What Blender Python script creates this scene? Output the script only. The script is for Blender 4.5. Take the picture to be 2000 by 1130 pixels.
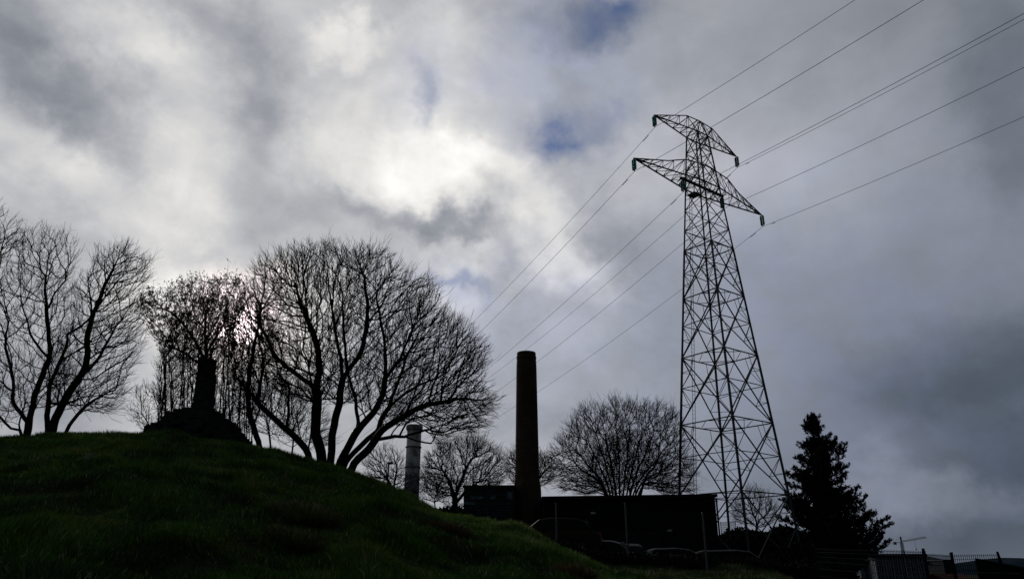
import bpy, math, random
import numpy as np
from mathutils import Vector

for _o in list(bpy.data.objects):
    bpy.data.objects.remove(_o)
SC = bpy.context.scene
COL = SC.collection
R = math.radians
random.seed(7)
RNG = np.random.default_rng(11)

# ------------------------------------------------------------------ camera
W0, H0 = 2000.0, 1130.0
FPX = 26 / 36 * W0
TH = R(20.6)
ZC = 1.6
cT, sT = math.cos(TH), math.sin(TH)
cam_d = bpy.data.cameras.new('camera')
cam_d.lens = 26
cam_d.sensor_width = 36
cam_d.clip_start = 0.1
cam_d.clip_end = 8000
cam = bpy.data.objects.new('camera', cam_d)
COL.objects.link(cam)
cam.location = (0, 0, ZC)
cam.rotation_euler = (R(90) + TH, 0, 0)
SC.camera = cam


def P(px, py, Y):
    """the place whose direction is that of a point measured in the photograph, at distance Y ahead"""
    dx = px - 1000.0
    dy = 565.0 - py
    f = FPX * cT - dy * sT
    u = FPX * sT + dy * cT
    return np.array([dx / f * Y, Y, ZC + u / f * Y])


def azel(px, py):
    p = P(px, py, 1.0) - np.array([0, 0, ZC])
    return math.atan2(p[0], p[1]), math.atan2(p[2], math.hypot(p[0], p[1]))


# ------------------------------------------------------------------ sun, world, exposure
SUN_AZ, SUN_EL = azel(480, 640)
sd = bpy.data.lights.new('sun', 'SUN')
sd.energy = 1.2
sd.angle = R(10)
sd.color = (1.0, 0.95, 0.88)
sun = bpy.data.objects.new('sun', sd)
COL.objects.link(sun)
sun.rotation_euler = Vector((math.sin(SUN_AZ) * math.cos(SUN_EL), math.cos(SUN_AZ) * math.cos(SUN_EL),
                             math.sin(SUN_EL))).to_track_quat('Z', 'Y').to_euler()
SC.view_settings.view_transform = 'Standard'
SC.view_settings.look = 'None'
SC.view_settings.exposure = 0
SC.view_settings.gamma = 1

world = bpy.data.worlds.new('World')
SC.world = world
world.use_nodes = True
WN = world.node_tree
WN.nodes.clear()


def wn(t, **kw):
    n = WN.nodes.new(t)
    for k, v in kw.items():
        setattr(n, k, v)
    return n


def wl(a, b):
    WN.links.new(a, b)


def wmath(op, a, b=None, c=None, clamp=False):
    n = wn('ShaderNodeMath', operation=op, use_clamp=clamp)
    for i, x in enumerate((a, b, c)):
        if x is None:
            continue
        if isinstance(x, (int, float)):
            n.inputs[i].default_value = x
        else:
            wl(x, n.inputs[i])
    return n.outputs[0]


def wvmath(op, a, b=None, scale=None):
    n = wn('ShaderNodeVectorMath', operation=op)
    for i, x in enumerate((a, b)):
        if x is None:
            continue
        if isinstance(x, (tuple, list)):
            n.inputs[i].default_value = x
        else:
            wl(x, n.inputs[i])
    if scale is not None:
        n.inputs['Scale'].default_value = scale
    return n


def wmap(v, a, b, c, d, smooth=True, clamp=True):
    n = wn('ShaderNodeMapRange', interpolation_type='SMOOTHSTEP' if smooth else 'LINEAR', clamp=clamp)
    wl(v, n.inputs['Value'])
    for k, x in zip(('From Min', 'From Max', 'To Min', 'To Max'), (a, b, c, d)):
        if isinstance(x, (int, float)):
            n.inputs[k].default_value = x
        else:
            wl(x, n.inputs[k])
    return n.outputs['Result']


tc = wn('ShaderNodeTexCoord')
DIR = tc.outputs['Generated']
sep = wn('ShaderNodeSeparateXYZ')
wl(DIR, sep.inputs[0])
az = wmath('ARCTAN2', sep.outputs[0], sep.outputs[1])
el = wmath('ARCSINE', sep.outputs[2])


def wnoise(scale, detail, rough, off=(0, 0, 0), stretch=(1, 1, 1), dist=0.0):
    m = wn('ShaderNodeMapping')
    wl(DIR, m.inputs['Vector'])
    m.inputs['Location'].default_value = off
    m.inputs['Scale'].default_value = stretch
    n = wn('ShaderNodeTexNoise')
    wl(m.outputs[0], n.inputs['Vector'])
    n.inputs['Scale'].default_value = scale
    n.inputs['Detail'].default_value = detail
    n.inputs['Roughness'].default_value = rough
    n.inputs['Distortion'].default_value = dist
    return n


cmb = wn('ShaderNodeCombineXYZ')
wl(az, cmb.inputs[0])
wl(el, cmb.inputs[1])
n1 = wnoise(6.0, 4, 0.55)
d1 = wvmath('SUBTRACT', n1.outputs['Color'], (0.5, 0.5, 0.5))
d1 = wvmath('SCALE', d1.outputs[0], scale=0.16)
n2 = wnoise(19.0, 5, 0.6, (3, 1, 2))
d2 = wvmath('SUBTRACT', n2.outputs['Color'], (0.5, 0.5, 0.5))
d2 = wvmath('SCALE', d2.outputs[0], scale=0.085)
q = wvmath('ADD', cmb.outputs[0], d1.outputs[0])
q = wvmath('ADD', q.outputs[0], d2.outputs[0])
qs = wn('ShaderNodeSeparateXYZ')
wl(q.outputs[0], qs.inputs[0])
q2 = wn('ShaderNodeCombineXYZ')
wl(qs.outputs[0], q2.inputs[0])
wl(qs.outputs[1], q2.inputs[1])
Q = q2.outputs[0]


def blob_sum(blobs, start):
    acc = start
    for (bx, by, rx, ry, ang, amp) in blobs:
        a0, e0 = azel(bx, by)
        m = wn('ShaderNodeMapping', vector_type='TEXTURE')
        wl(Q, m.inputs['Vector'])
        m.inputs['Location'].default_value = (a0, e0, 0)
        m.inputs['Rotation'].default_value = (0, 0, R(ang))
        m.inputs['Scale'].default_value = (rx / FPX, ry / FPX, 1)
        ln = wvmath('LENGTH', m.outputs[0])
        r = wmap(ln.outputs['Value'], 0.0, 1.0, amp, 0.0)
        acc = wmath('ADD', acc, r)
    return acc


# cloud banks: centre, half sizes, tilt (deg, anticlockwise), brightness in display units
base = wmap(az, -0.30, 0.66, 0.74, 0.54, smooth=False)
low = wmap(el, 0.42, 0.02, 0.0, 1.0)
rgt = wmap(az, 0.02, 0.5, 0.04, 0.13)
base = wmath('SUBTRACT', base, wmath('MULTIPLY', low, rgt))
BLOBS = [
    (40, 60, 330, 150, -30, -0.16), (250, 80, 170, 80, 0, 0.10), (170, 280, 320, 85, -38, -0.11),
    (30, 300, 130, 90, 0, 0.04), (340, 260, 130, 200, 30, 0.10), (500, 200, 100, 200, 25, -0.12),
    (430, 50, 220, 90, 0, -0.09), (700, 80, 150, 60, 8, 0.14), (620, 80, 80, 60, 0, 0.05), (640, 260, 100, 150, 10, 0.06),
    (820, 270, 400, 240, -15, 0.13), (850, 330, 260, 100, -5, 0.12), (760, 345, 160, 60, 0, 0.05), (960, 355, 150, 80, -20, 0.08),
    (905, 80, 130, 90, 0, 0.08), (1010, 190, 150, 120, 0, 0.05),
    (1060, 440, 120, 170, 25, 0.20), (1130, 530, 120, 90, -30, 0.14), (860, 428, 150, 48, -8, -0.20),
    (730, 410, 110, 45, -20, -0.10), (640, 410, 160, 70, 0, -0.04), (920, 495, 80, 40, -20, 0.10),
    (870, 565, 120, 50, -20, 0.10), (290, 410, 250, 120, -22, 0.17), (120, 340, 130, 100, 0, 0.06),
    (440, 520, 150, 60, 0, -0.05), (310, 560, 170, 90, 0, 0.17), (480, 640, 230, 160, 0, 0.30),
    (478, 641, 72, 62, 0, 1.6), (480, 640, 140, 110, 0, 0.25), (650, 600, 200, 110, 0, 0.12), (700, 760, 300, 120, 0, 0.03),
    (1200, 350, 170, 110, 0, 0.08), (1330, 300, 190, 170, 0, 0.05), (1130, 640, 170, 80, 10, 0.04),
    (1150, 40, 220, 90, 0, -0.10), (1500, 330, 350, 240, 0, 0.08), (1820, 600, 300, 160, 20, -0.02),
    (1640, 210, 300, 90, 25, 0.02), (1940, 740, 320, 160, 0, -0.11), (1700, 960, 200, 80, 0, 0.08),
    (1880, 960, 200, 60, 0, 0.04), (1500, 900, 200, 120, 0, 0.0), (1990, 200, 130, 300, 0, -0.09),
    (1250, 850, 250, 120, 0, 0.0), (60, 760, 220, 140, 0, -0.10), (1400, 700, 250, 120, 20, 0.02), (1950, 880, 180, 60, 0, -0.06), (1900, 1020, 300, 130, 0, -0.06),
]
L = blob_sum(BLOBS, base)
n3 = wnoise(5.0, 7, 0.55, (5, 0, 1), (1, 1, 1.5), 0.4)
namp = wmap(az, 0.0, 0.45, 1.0, 0.45)
L = wmath('ADD', L, wmath('MULTIPLY', wmath('MULTIPLY', wmath('SUBTRACT', n3.outputs[0], 0.5), 0.22), namp))
n4 = wnoise(13.0, 8, 0.6, (1, 9, 1), (1, 1, 1.4), 0.3)
L = wmath('ADD', L, wmath('MULTIPLY', wmath('MULTIPLY', wmath('SUBTRACT', n4.outputs[0], 0.5), 0.20), namp))
# unseen sky behind and beside the viewer is dimmed to darken the foreground
viewv = wvmath('DOT_PRODUCT', DIR, (math.sin(0.0) * 0.9, 0.9, 0.43))
far = wmap(viewv.outputs['Value'], 0.2, 0.72, 0.48, 1.0)
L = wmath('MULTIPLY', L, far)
lin = wmath('POWER', wmath('MAXIMUM', L, 0.03), 2.2)
tint = wn('ShaderNodeValToRGB')
wl(L, tint.inputs[0])
cr = tint.color_ramp
cr.elements[0].position = 0.25
cr.elements[0].color = (0.74, 0.98, 1.28, 1)
cr.elements[1].position = 0.9
cr.elements[1].color = (1.02, 1.0, 0.965, 1)
e = cr.elements.new(0.5)
e.color = (0.90, 0.985, 1.13, 1)
e = cr.elements.new(0.7)
e.color = (0.97, 0.99, 1.05, 1)
cloud = wvmath('SCALE', tint.outputs[0])
wl(lin, cloud.inputs['Scale'])
pinkf = blob_sum([(470, 640, 170, 130, 0, 1.0)], wmath('ADD', 0.0, 0.0))
mixp = wn('ShaderNodeMix', data_type='RGBA', blend_type='MULTIPLY')
wl(pinkf, mixp.inputs[0])
wl(cloud.outputs[0], mixp.inputs[6])
mixp.inputs[7].default_value = (1.08, 0.90, 0.95, 1)
lavf = blob_sum([(1120, 150, 330, 260, 0, 0.9), (830, 170, 120, 130, 0, 0.6), (900, 540, 160, 80, 0, 0.6), (1650, 700, 800, 750, 0, 0.9), (1000, 650, 500, 250, 0, 0.5)], wmath('ADD', 0.0, 0.0))
lavf = wmath('MULTIPLY', lavf, wmap(n4.outputs[0], 0.3, 0.65, 0.4, 1.0), clamp=True)
mixl = wn('ShaderNodeMix', data_type='RGBA', blend_type='MULTIPLY')
wl(lavf, mixl.inputs[0])
wl(mixp.outputs[2], mixl.inputs[6])
mixl.inputs[7].default_value = (0.88, 0.93, 1.12, 1)
# clear gaps in the cloud show the sky behind
GAPS = [(1108, 282, 85, 70, 10, 1.1), (1190, 250, 120, 55, 0, 0.45), (1185, 5, 160, 95, 0, 0.9), (835, 195, 45, 100, 14, 0.55),
        (905, 530, 70, 22, -20, 0.45), (1010, 190, 130, 90, 0, 0.25), (1050, 90, 160, 60, 0, 0.2), (1085, 220, 60, 50, 0, 0.3)]
gap = blob_sum(GAPS, wmath('ADD', 0.0, 0.0))
gapn = wmath('MULTIPLY', gap, wmap(n4.outputs[0], 0.3, 0.65, 0.5, 1.0), clamp=True)
sky = wn('ShaderNodeTexSky', sky_type='NISHITA')
sky.sun_disc = False
sky.sun_elevation = SUN_EL
sky.sun_rotation = SUN_AZ
sky.dust_density = 0.3
sky.ozone_density = 3.0
skyc = wvmath('MULTIPLY', sky.outputs[0], (0.055, 0.055, 0.068))
mixg = wn('ShaderNodeMix', data_type='RGBA')
wl(gapn, mixg.inputs[0])
wl(mixl.outputs[2], mixg.inputs[6])
wl(skyc.outputs[0], mixg.inputs[7])
bg = wn('ShaderNodeBackground')
bg.inputs['Strength'].default_value = 1.0
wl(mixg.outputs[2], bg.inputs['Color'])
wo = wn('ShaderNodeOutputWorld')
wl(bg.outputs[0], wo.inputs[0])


# ------------------------------------------------------------------ materials
def mat(name, col, rough=0.8, col2=None, scale=4.0, metal=0.0, bump=0.0, brick=None, spec=0.3, trans=0.0, detail=5, ramp=(0.35, 0.65)):
    m = bpy.data.materials.new(name)
    m.use_nodes = True
    nt = m.node_tree
    b = nt.nodes['Principled BSDF']
    b.inputs['Roughness'].default_value = rough
    b.inputs['Metallic'].default_value = metal
    b.inputs['Specular IOR Level'].default_value = spec
    t = nt.nodes.new('ShaderNodeTexCoord')
    c2 = col2 or tuple(c * 0.6 for c in col)
    if brick:
        br = nt.nodes.new('ShaderNodeTexBrick')
        br.inputs['Color1'].default_value = (*col, 1)
        br.inputs['Color2'].default_value = (*c2, 1)
        br.inputs['Mortar'].default_value = (*brick[3], 1)
        br.inputs['Scale'].default_value = 1
        br.inputs['Brick Width'].default_value = brick[0]
        br.inputs['Row Height'].default_value = brick[1]
        br.inputs['Mortar Size'].default_value = brick[2]
        sp = nt.nodes.new('ShaderNodeSeparateXYZ')
        nt.links.new(t.outputs['Object'], sp.inputs[0])
        ad = nt.nodes.new('ShaderNodeMath')
        ad.operation = 'ADD'
        nt.links.new(sp.outputs[0], ad.inputs[0])
        nt.links.new(sp.outputs[1], ad.inputs[1])
        cb = nt.nodes.new('ShaderNodeCombineXYZ')
        nt.links.new(ad.outputs[0], cb.inputs[0])
        nt.links.new(sp.outputs[2], cb.inputs[1])
        nt.links.new(cb.outputs[0], br.inputs['Vector'])
        n = nt.nodes.new('ShaderNodeTexNoise')
        n.inputs['Scale'].default_value = scale
        n.inputs['Detail'].default_value = detail
        nt.links.new(t.outputs['Object'], n.inputs['Vector'])
        mx = nt.nodes.new('ShaderNodeMix')
        mx.data_type = 'RGBA'
        mx.blend_type = 'MULTIPLY'
        mx.inputs[0].default_value = 0.8
        nt.links.new(br.outputs[0], mx.inputs[6])
        nt.links.new(n.outputs[0], mx.inputs[7])
        nt.links.new(mx.outputs[2], b.inputs['Base Color'])
        hsrc = br.outputs[1]
    else:
        n = nt.nodes.new('ShaderNodeTexNoise')
        n.inputs['Scale'].default_value = scale
        n.inputs['Detail'].default_value = detail
        nt.links.new(t.outputs['Object'], n.inputs['Vector'])
        r = nt.nodes.new('ShaderNodeValToRGB')
        r.color_ramp.elements[0].position = ramp[0]
        r.color_ramp.elements[1].position = ramp[1]
        r.color_ramp.elements[0].color = (*col, 1)
        r.color_ramp.elements[1].color = (*c2, 1)
        nt.links.new(n.outputs[0], r.inputs[0])
        nt.links.new(r.outputs[0], b.inputs['Base Color'])
        hsrc = n.outputs[0]
    if bump:
        bp = nt.nodes.new('ShaderNodeBump')
        bp.inputs['Strength'].default_value = bump
        bp.inputs['Distance'].default_value = 0.05
        nt.links.new(hsrc, bp.inputs['Height'])
        nt.links.new(bp.outputs[0], b.inputs['Normal'])
    if trans:
        b.inputs['Transmission Weight'].default_value = trans
    return m


def attr_mat(name, attr, ramp_cols, rough=0.7, transl=0.0, patch=None):
    """colour of each blade picked from a ramp by a per-blade number"""
    m = bpy.data.materials.new(name)
    m.use_nodes = True
    nt = m.node_tree
    b = nt.nodes['Principled BSDF']
    b.inputs['Roughness'].default_value = rough
    b.inputs['Specular IOR Level'].default_value = 0.25
    a = nt.nodes.new('ShaderNodeAttribute')
    a.attribute_name = attr
    r = nt.nodes.new('ShaderNodeValToRGB')
    els = r.color_ramp.elements
    while len(els) < len(ramp_cols):
        els.new(0.5)
    for i, (p, c) in enumerate(ramp_cols):
        els[i].position = p
        els[i].color = (*c, 1)
    nt.links.new(a.outputs['Fac'], r.inputs[0])
    nt.links.new(r.outputs[0], b.inputs['Base Color'])
    if transl:
        tr = nt.nodes.new('ShaderNodeBsdfTranslucent')
        nt.links.new(r.outputs[0], tr.inputs['Color'])
        ms = nt.nodes.new('ShaderNodeMixShader')
        ms.inputs[0].default_value = transl
        nt.links.new(b.outputs[0], ms.inputs[1])
        nt.links.new(tr.outputs[0], ms.inputs[2])
        nt.links.new(ms.outputs[0], nt.nodes['Material Output'].inputs['Surface'])
    return m


M = dict(
    bark=mat('bark', (0.028, 0.022, 0.017), 0.9, (0.014, 0.011, 0.009), 9, bump=0.4, spec=0.1),
    twig=mat('twig', (0.026, 0.019, 0.015), 0.9, (0.018, 0.013, 0.011), 3, spec=0.0),
    leaf=mat('leaf', (0.03, 0.035, 0.02), 0.8, (0.05, 0.035, 0.02), 5, spec=0.1),
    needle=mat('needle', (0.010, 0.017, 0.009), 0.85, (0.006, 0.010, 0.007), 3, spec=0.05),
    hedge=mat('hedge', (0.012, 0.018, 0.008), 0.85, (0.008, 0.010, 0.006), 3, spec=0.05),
    steel=mat('weathered_steel', (0.055, 0.06, 0.068), 0.65, (0.035, 0.038, 0.043), 6, metal=0.2, spec=0.3),
    wire=mat('aluminium_cable', (0.06, 0.06, 0.065), 0.6, scale=3, metal=0.3),
    glass_ins=mat('green_glass', (0.03, 0.26, 0.21), 0.25, (0.02, 0.14, 0.12), 6, spec=0.8, trans=0.4),
    brick_brown=mat('brown_brick', (0.17, 0.115, 0.065), 0.9, (0.10, 0.07, 0.045), 0.7, brick=(0.23, 0.075, 0.012, (0.03, 0.027, 0.024)), bump=0.5, spec=0.1),
    conc=mat('stained_concrete', (0.46, 0.45, 0.42), 0.9, (0.12, 0.115, 0.105), 1.6, bump=0.6, spec=0.1, detail=9),
    band=mat('rusty_band', (0.16, 0.14, 0.12), 0.8, scale=5),
    stone=mat('dark_stone', (0.04, 0.037, 0.033), 0.95, (0.02, 0.019, 0.017), 4, bump=1.0, spec=0.1),
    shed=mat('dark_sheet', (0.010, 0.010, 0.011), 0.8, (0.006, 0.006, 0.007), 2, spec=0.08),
    roof=mat('dark_roof', (0.02, 0.02, 0.022), 0.8, scale=3, spec=0.1),
    blocks=mat('block_wall', (0.055, 0.06, 0.06), 0.6, (0.02, 0.022, 0.022), 0.8, brick=(0.4, 0.2, 0.03, (0.012, 0.012, 0.012)), spec=0.15),
    teal=mat('teal_pane', (0.10, 0.16, 0.18), 0.4, (0.03, 0.04, 0.045), 3, spec=0.2),
    fence=mat('fence_paint', (0.010, 0.013, 0.013), 0.8, scale=5, spec=0.05),
    grey_post=mat('grey_post', (0.10, 0.10, 0.10), 0.5, scale=4),
    soil=mat('turf_soil', (0.010, 0.022, 0.006), 1.0, (0.018, 0.014, 0.008), 1.3, spec=0.02, detail=8, bump=0.6),
    silver=mat('silver_paint', (0.07, 0.075, 0.085), 0.5, (0.06, 0.065, 0.075), 2, metal=0.1, spec=0.15),
    black_paint=mat('black_paint', (0.008, 0.008, 0.009), 0.55, scale=2, spec=0.12),
    olive=mat('olive_paint', (0.03, 0.026, 0.013), 0.9, (0.024, 0.021, 0.011), 2, spec=0.04),
    navy=mat('navy_paint', (0.008, 0.010, 0.016), 0.5, scale=2, spec=0.15),
    auto_glass=mat('tinted_glass', (0.004, 0.005, 0.005), 0.45, scale=2, spec=0.08),
    rubber=mat('rubber', (0.01, 0.01, 0.01), 0.9, scale=5, spec=0.1),
    rim=mat('alloy', (0.05, 0.05, 0.055), 0.6, scale=5, metal=0.6),
    red=mat('red_lens', (0.30, 0.015, 0.015), 0.25, scale=8, spec=0.5),
    clear=mat('clear_lens', (0.5, 0.5, 0.48), 0.2, scale=8, spec=0.5),
    plate=mat('plate_yellow', (0.55, 0.48, 0.30), 0.5, (0.5, 0.44, 0.27), 8),
    chrome=mat('chrome', (0.5, 0.5, 0.52), 0.25, scale=2, metal=0.8),
    white=mat('white_plastic', (0.45, 0.52, 0.56), 0.5, scale=5),
    far_grey=mat('hazed_cladding', (0.16, 0.20, 0.25), 0.7, (0.12, 0.16, 0.20), 0.5, spec=0.1),  # distance haze painted into this and the other far colours as bluish grey
    far_dark=mat('hazed_roofing', (0.015, 0.022, 0.03), 0.8, scale=0.5, spec=0.1),
    far_fin=mat('hazed_fins', (0.30, 0.33, 0.35), 0.6, scale=0.5),
    far_glass=mat('hazed_windows', (0.02, 0.035, 0.045), 0.35, scale=0.5, spec=0.3),
    far_crane=mat('hazed_crane', (0.03, 0.045, 0.06), 0.7, scale=0.2),  # blue of the hazy distance mixed into the crane's colour
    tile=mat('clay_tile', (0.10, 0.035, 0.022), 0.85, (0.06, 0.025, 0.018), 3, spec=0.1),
    hill=mat('hazed_wood', (0.016, 0.025, 0.034), 1.0, (0.010, 0.018, 0.026), 0.03, spec=0.0),  # haze over the hills put into the colour as a blue cast
)


# ------------------------------------------------------------------ mesh helpers
class MB:
    def __init__(self):
        self.v = []
        self.f = []

    def box(self, c, s, ax=None):
        """box of size s centred at c; ax = 3 axis vectors"""
        if ax is None:
            ax = np.eye(3)
        c = np.array(c, float)
        n = len(self.v)
        for sx in (-.5, .5):
            for sy in (-.5, .5):
                for sz in (-.5, .5):
                    self.v.append(c + ax[0] * (sx * s[0]) + ax[1] * (sy * s[1]) + ax[2] * (sz * s[2]))
        for q in ((0, 1, 3, 2), (4, 6, 7, 5), (0, 4, 5, 1), (2, 3, 7, 6), (0, 2, 6, 4), (1, 5, 7, 3)):
            self.f.append(tuple(n + i for i in q))

    def bar(self, a, b, w, h=None):
        a = np.array(a, float)
        b = np.array(b, float)
        d = b - a
        l = np.linalg.norm(d)
        if l < 1e-6:
            return
        d /= l
        up = np.array([0, 0, 1.0]) if abs(d[2]) < 0.95 else np.array([0.8, 0.6, 0.0])
        x = np.cross(up, d)
        x /= np.linalg.norm(x)
        y = np.cross(d, x)
        self.box((a + b) / 2, (w, h or w, l), np.array([x, y, d]))

    def lbar(self, a, b, w, h=None):
        self.bar(a, b, w * 0.87, h and h * 0.87)

    def tube(self, pts, rad, n=6, cap=True):
        pts = [np.array(p, float) for p in pts]
        if isinstance(rad, (int, float)):
            rad = [rad] * len(pts)
        base0 = len(self.v)
        prev = None
        for i, p in enumerate(pts):
            d = pts[min(i + 1, len(pts) - 1)] - pts[max(i - 1, 0)]
            l = np.linalg.norm(d)
            d = d / l if l > 1e-9 else np.array([0, 0, 1.0])
            if prev is None:
                up = np.array([0, 0, 1.0]) if abs(d[2]) < 0.9 else np.array([1.0, 0, 0])
                x = np.cross(up, d)
            else:
                x = prev - d * np.dot(prev, d)
            lx = np.linalg.norm(x)
            x = x / lx if lx > 1e-9 else np.array([1.0, 0, 0])
            prev = x
            y = np.cross(d, x)
            for k in range(n):
                a = 2 * math.pi * k / n
                self.v.append(p + (x * math.cos(a) + y * math.sin(a)) * rad[i])
        for i in range(len(pts) - 1):
            for k in range(n):
                a = base0 + i * n + k
                b = base0 + i * n + (k + 1) % n
                self.f.append((a, b, b + n, a + n))
        if cap:
            self.f.append(tuple(base0 + k for k in range(n))[::-1])
            self.f.append(tuple(base0 + (len(pts) - 1) * n + k for k in range(n)))

    def lathe(self, c, prof, n=24, rot=0.0, squash=1.0):
        c = np.array(c, float)
        b0 = len(self.v)
        for (r, z) in prof:
            for k in range(n):
                a = 2 * math.pi * k / n + rot
                self.v.append(c + np.array([math.cos(a) * r, math.sin(a) * r * squash, z]))
        for i in range(len(prof) - 1):
            for k in range(n):
                a = b0 + i * n + k
                b = b0 + i * n + (k + 1) % n
                self.f.append((a, b, b + n, a + n))
        self.f.append(tuple(b0 + k for k in range(n))[::-1])
        self.f.append(tuple(b0 + (len(prof) - 1) * n + k for k in range(n)))

    def prism(self, poly, dvec):
        """poly = list of 3D points, extruded by dvec"""
        b0 = len(self.v)
        n = len(poly)
        for p in poly:
            self.v.append(np.array(p, float))
        for p in poly:
            self.v.append(np.array(p, float) + np.array(dvec, float))
        self.f.append(tuple(b0 + i for i in range(n)))
        self.f.append(tuple(b0 + n + i for i in range(n))[::-1])
        for i in range(n):
            j = (i + 1) % n
            self.f.append((b0 + j, b0 + i, b0 + n + i, b0 + n + j))

    def build(self, name, m, parent=None, smooth=False, origin=None):
        v = np.array(self.v, float)
        org = np.zeros(3)
        if parent is not None:
            org = np.array(parent_world(parent))
        elif origin is not None:
            org = np.array(origin, float)
        v = v - org
        me = bpy.data.meshes.new(name)
        me.from_pydata(v.tolist(), [], self.f)
        me.materials.append(m)
        if smooth:
            me.polygons.foreach_set('use_smooth', [True] * len(me.polygons))
        me.update()
        o = bpy.data.objects.new(name, me)
        COL.objects.link(o)
        if parent is not None:
            o.parent = parent
        else:
            o.location = org
        return o


def parent_world(o):
    p = np.array(o.location)
    while o.parent:
        o = o.parent
        p = p + np.array(o.location)
    return p


def tag(o, label, cat, group=None, kind=None):
    if label:
        o['label'] = label
    if cat:
        o['category'] = cat
    if group:
        o['group'] = group
    if kind:
        o['kind'] = kind
    return o


def thing(name, label, cat, loc=(0, 0, 0), group=None):
    o = bpy.data.objects.new(name, None)
    COL.objects.link(o)
    o.location = tuple(float(c) for c in loc)
    o.empty_display_size = 0.3
    return tag(o, label, cat, group)


def fast_mesh(name, verts, faces_flat, nper, m, parent=None, origin=None, attr=None):
    org = parent_world(parent) if parent is not None else np.array(origin if origin is not None else (0, 0, 0), float)
    me = bpy.data.meshes.new(name)
    nv = len(verts)
    nf = len(faces_flat) // nper
    me.vertices.add(nv)
    me.vertices.foreach_set('co', (verts - org).astype(np.float32).ravel())
    me.loops.add(nf * nper)
    me.loops.foreach_set('vertex_index', np.asarray(faces_flat, np.int32))
    me.polygons.add(nf)
    me.polygons.foreach_set('loop_start', np.arange(0, nf * nper, nper, dtype=np.int32))
    me.materials.append(m)
    if attr is not None:
        a = me.attributes.new(attr[0], 'FLOAT', 'POINT')
        a.data.foreach_set('value', attr[1].astype(np.float32))
    me.update(calc_edges=True)
    o = bpy.data.objects.new(name, me)
    COL.objects.link(o)
    if parent is not None:
        o.parent = parent
    else:
        o.location = org
    return o


# ------------------------------------------------------------------ terrain
RIDGE = [(-500, 900, 14), (-200, 872, 15), (0, 853, 16), (60, 849, 16.5), (120, 846, 17), (250, 846, 18), (350, 850, 18.5), (470, 862, 19),
         (540, 874, 19), (600, 892, 19), (690, 918, 18.5), (750, 943, 18), (800, 966, 17.5), (850, 989, 17),
         (900, 1008, 16.5), (960, 1016, 16), (1000, 1024, 15.5), (1050, 1044, 15), (1100, 1066, 14),
         (1180, 1097, 13), (1250, 1115, 12), (1330, 1132, 11), (1420, 1150, 10), (1700, 1190, 9), (2200, 1230, 8)]
rt, rz, ry = [], [], []
for a_, b_, c_ in RIDGE:
    p_ = P(a_, b_, c_)
    rt.append(p_[0] / p_[1])
    rz.append(p_[2] - (0.08 if a_ < 900 else 0.11))
    ry.append(c_)
rt, rz, ry = map(np.array, (rt, rz, ry))


def t_of(px, py=1080):
    p = P(px, py, 1.0)
    return p[0]


SITE_T = np.array([-2, t_of(400), t_of(900), t_of(1040), t_of(1200), t_of(1450), t_of(1540), t_of(1640), t_of(1900), 3])
SITE_Z = np.array([2.0, 2.3, 2.6, 2.7, 1.9, 1.65, 1.2, -0.6, -2.0, -3])


def smooth01(x):
    x = np.clip(x, 0, 1)
    return x * x * (3 - 2 * x)


def vnoise(x, y, s, seed):
    """smooth value noise"""
    xs, ys = x / s, y / s
    xi, yi = np.floor(xs).astype(int), np.floor(ys).astype(int)
    fx, fy = smooth01(xs - xi), smooth01(ys - yi)

    def h(a, b):
        n = (a * 374761393 + b * 668265263 + seed * 1442695041) & 0x7fffffff
        n = ((n ^ (n >> 13)) * 1274126177) & 0x7fffffff
        return ((n ^ (n >> 16)) & 0xffff) / 65535.0 - 0.5
    return ((h(xi, yi) * (1 - fx) + h(xi + 1, yi) * fx) * (1 - fy)
            + (h(xi, yi + 1) * (1 - fx) + h(xi + 1, yi + 1) * fx) * fy)


def ground(x, y):
    x = np.asarray(x, float)
    y = np.asarray(y, float)
    yy = np.maximum(y, 6.0)
    t = x / yy
    zr = np.interp(t, rt, rz)
    yr = np.interp(t, rt, ry)
    # round the piecewise ridge a little
    for d in (-0.02, 0.02):
        zr = zr * 0.75 + 0.25 * np.interp(t + d, rt, rz)
    z0 = 0.0
    s = np.clip(y / yr, 0, 1)
    m1 = (zr - ZC) / np.maximum(zr - z0, 0.3)
    m0 = 0.5
    f = (s ** 3 - 2 * s ** 2 + s) * m0 + (-2 * s ** 3 + 3 * s ** 2) + (s ** 3 - s ** 2) * m1
    zf = z0 + (zr - z0) * f
    d = np.maximum(y - yr, 0)
    slope = (zr - ZC) / yr
    zb = zr + slope * d - 0.05 * d * d
    site = np.interp(t, SITE_T, SITE_Z)
    near = 1 - smooth01((y - 22) / 11)
    site = site * (1 - near) + np.minimum(site, 1.36) * near
    w = smooth01(d / 9.0)
    zb = np.where(d < 9, zb, zr + slope * 9 - 0.05 * 81)
    zb = zb * (1 - w) + site * w
    fall = smooth01((y - 72) / 120)
    zb = zb * (1 - fall) + (-9.0) * fall
    z = np.where(y <= yr, zf, zb)
    amp = smooth01((y + 2) / 6) * (1 - smooth01((y - 30) / 30))
    z = z + amp * (0.20 * vnoise(x, y, 1.7, 3) + 0.17 * vnoise(x, y, 0.8, 5) + 0.09 * vnoise(x, y, 0.4, 8)) * 0.8
    return z


def gz(x, y):
    return float(ground(np.array([x]), np.array([y]))[0])


def nonuni(segs):
    out = []
    for a, b, st in segs:
        out += list(np.arange(a, b, st))
    out.append(segs[-1][1])
    return np.array(out)


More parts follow.
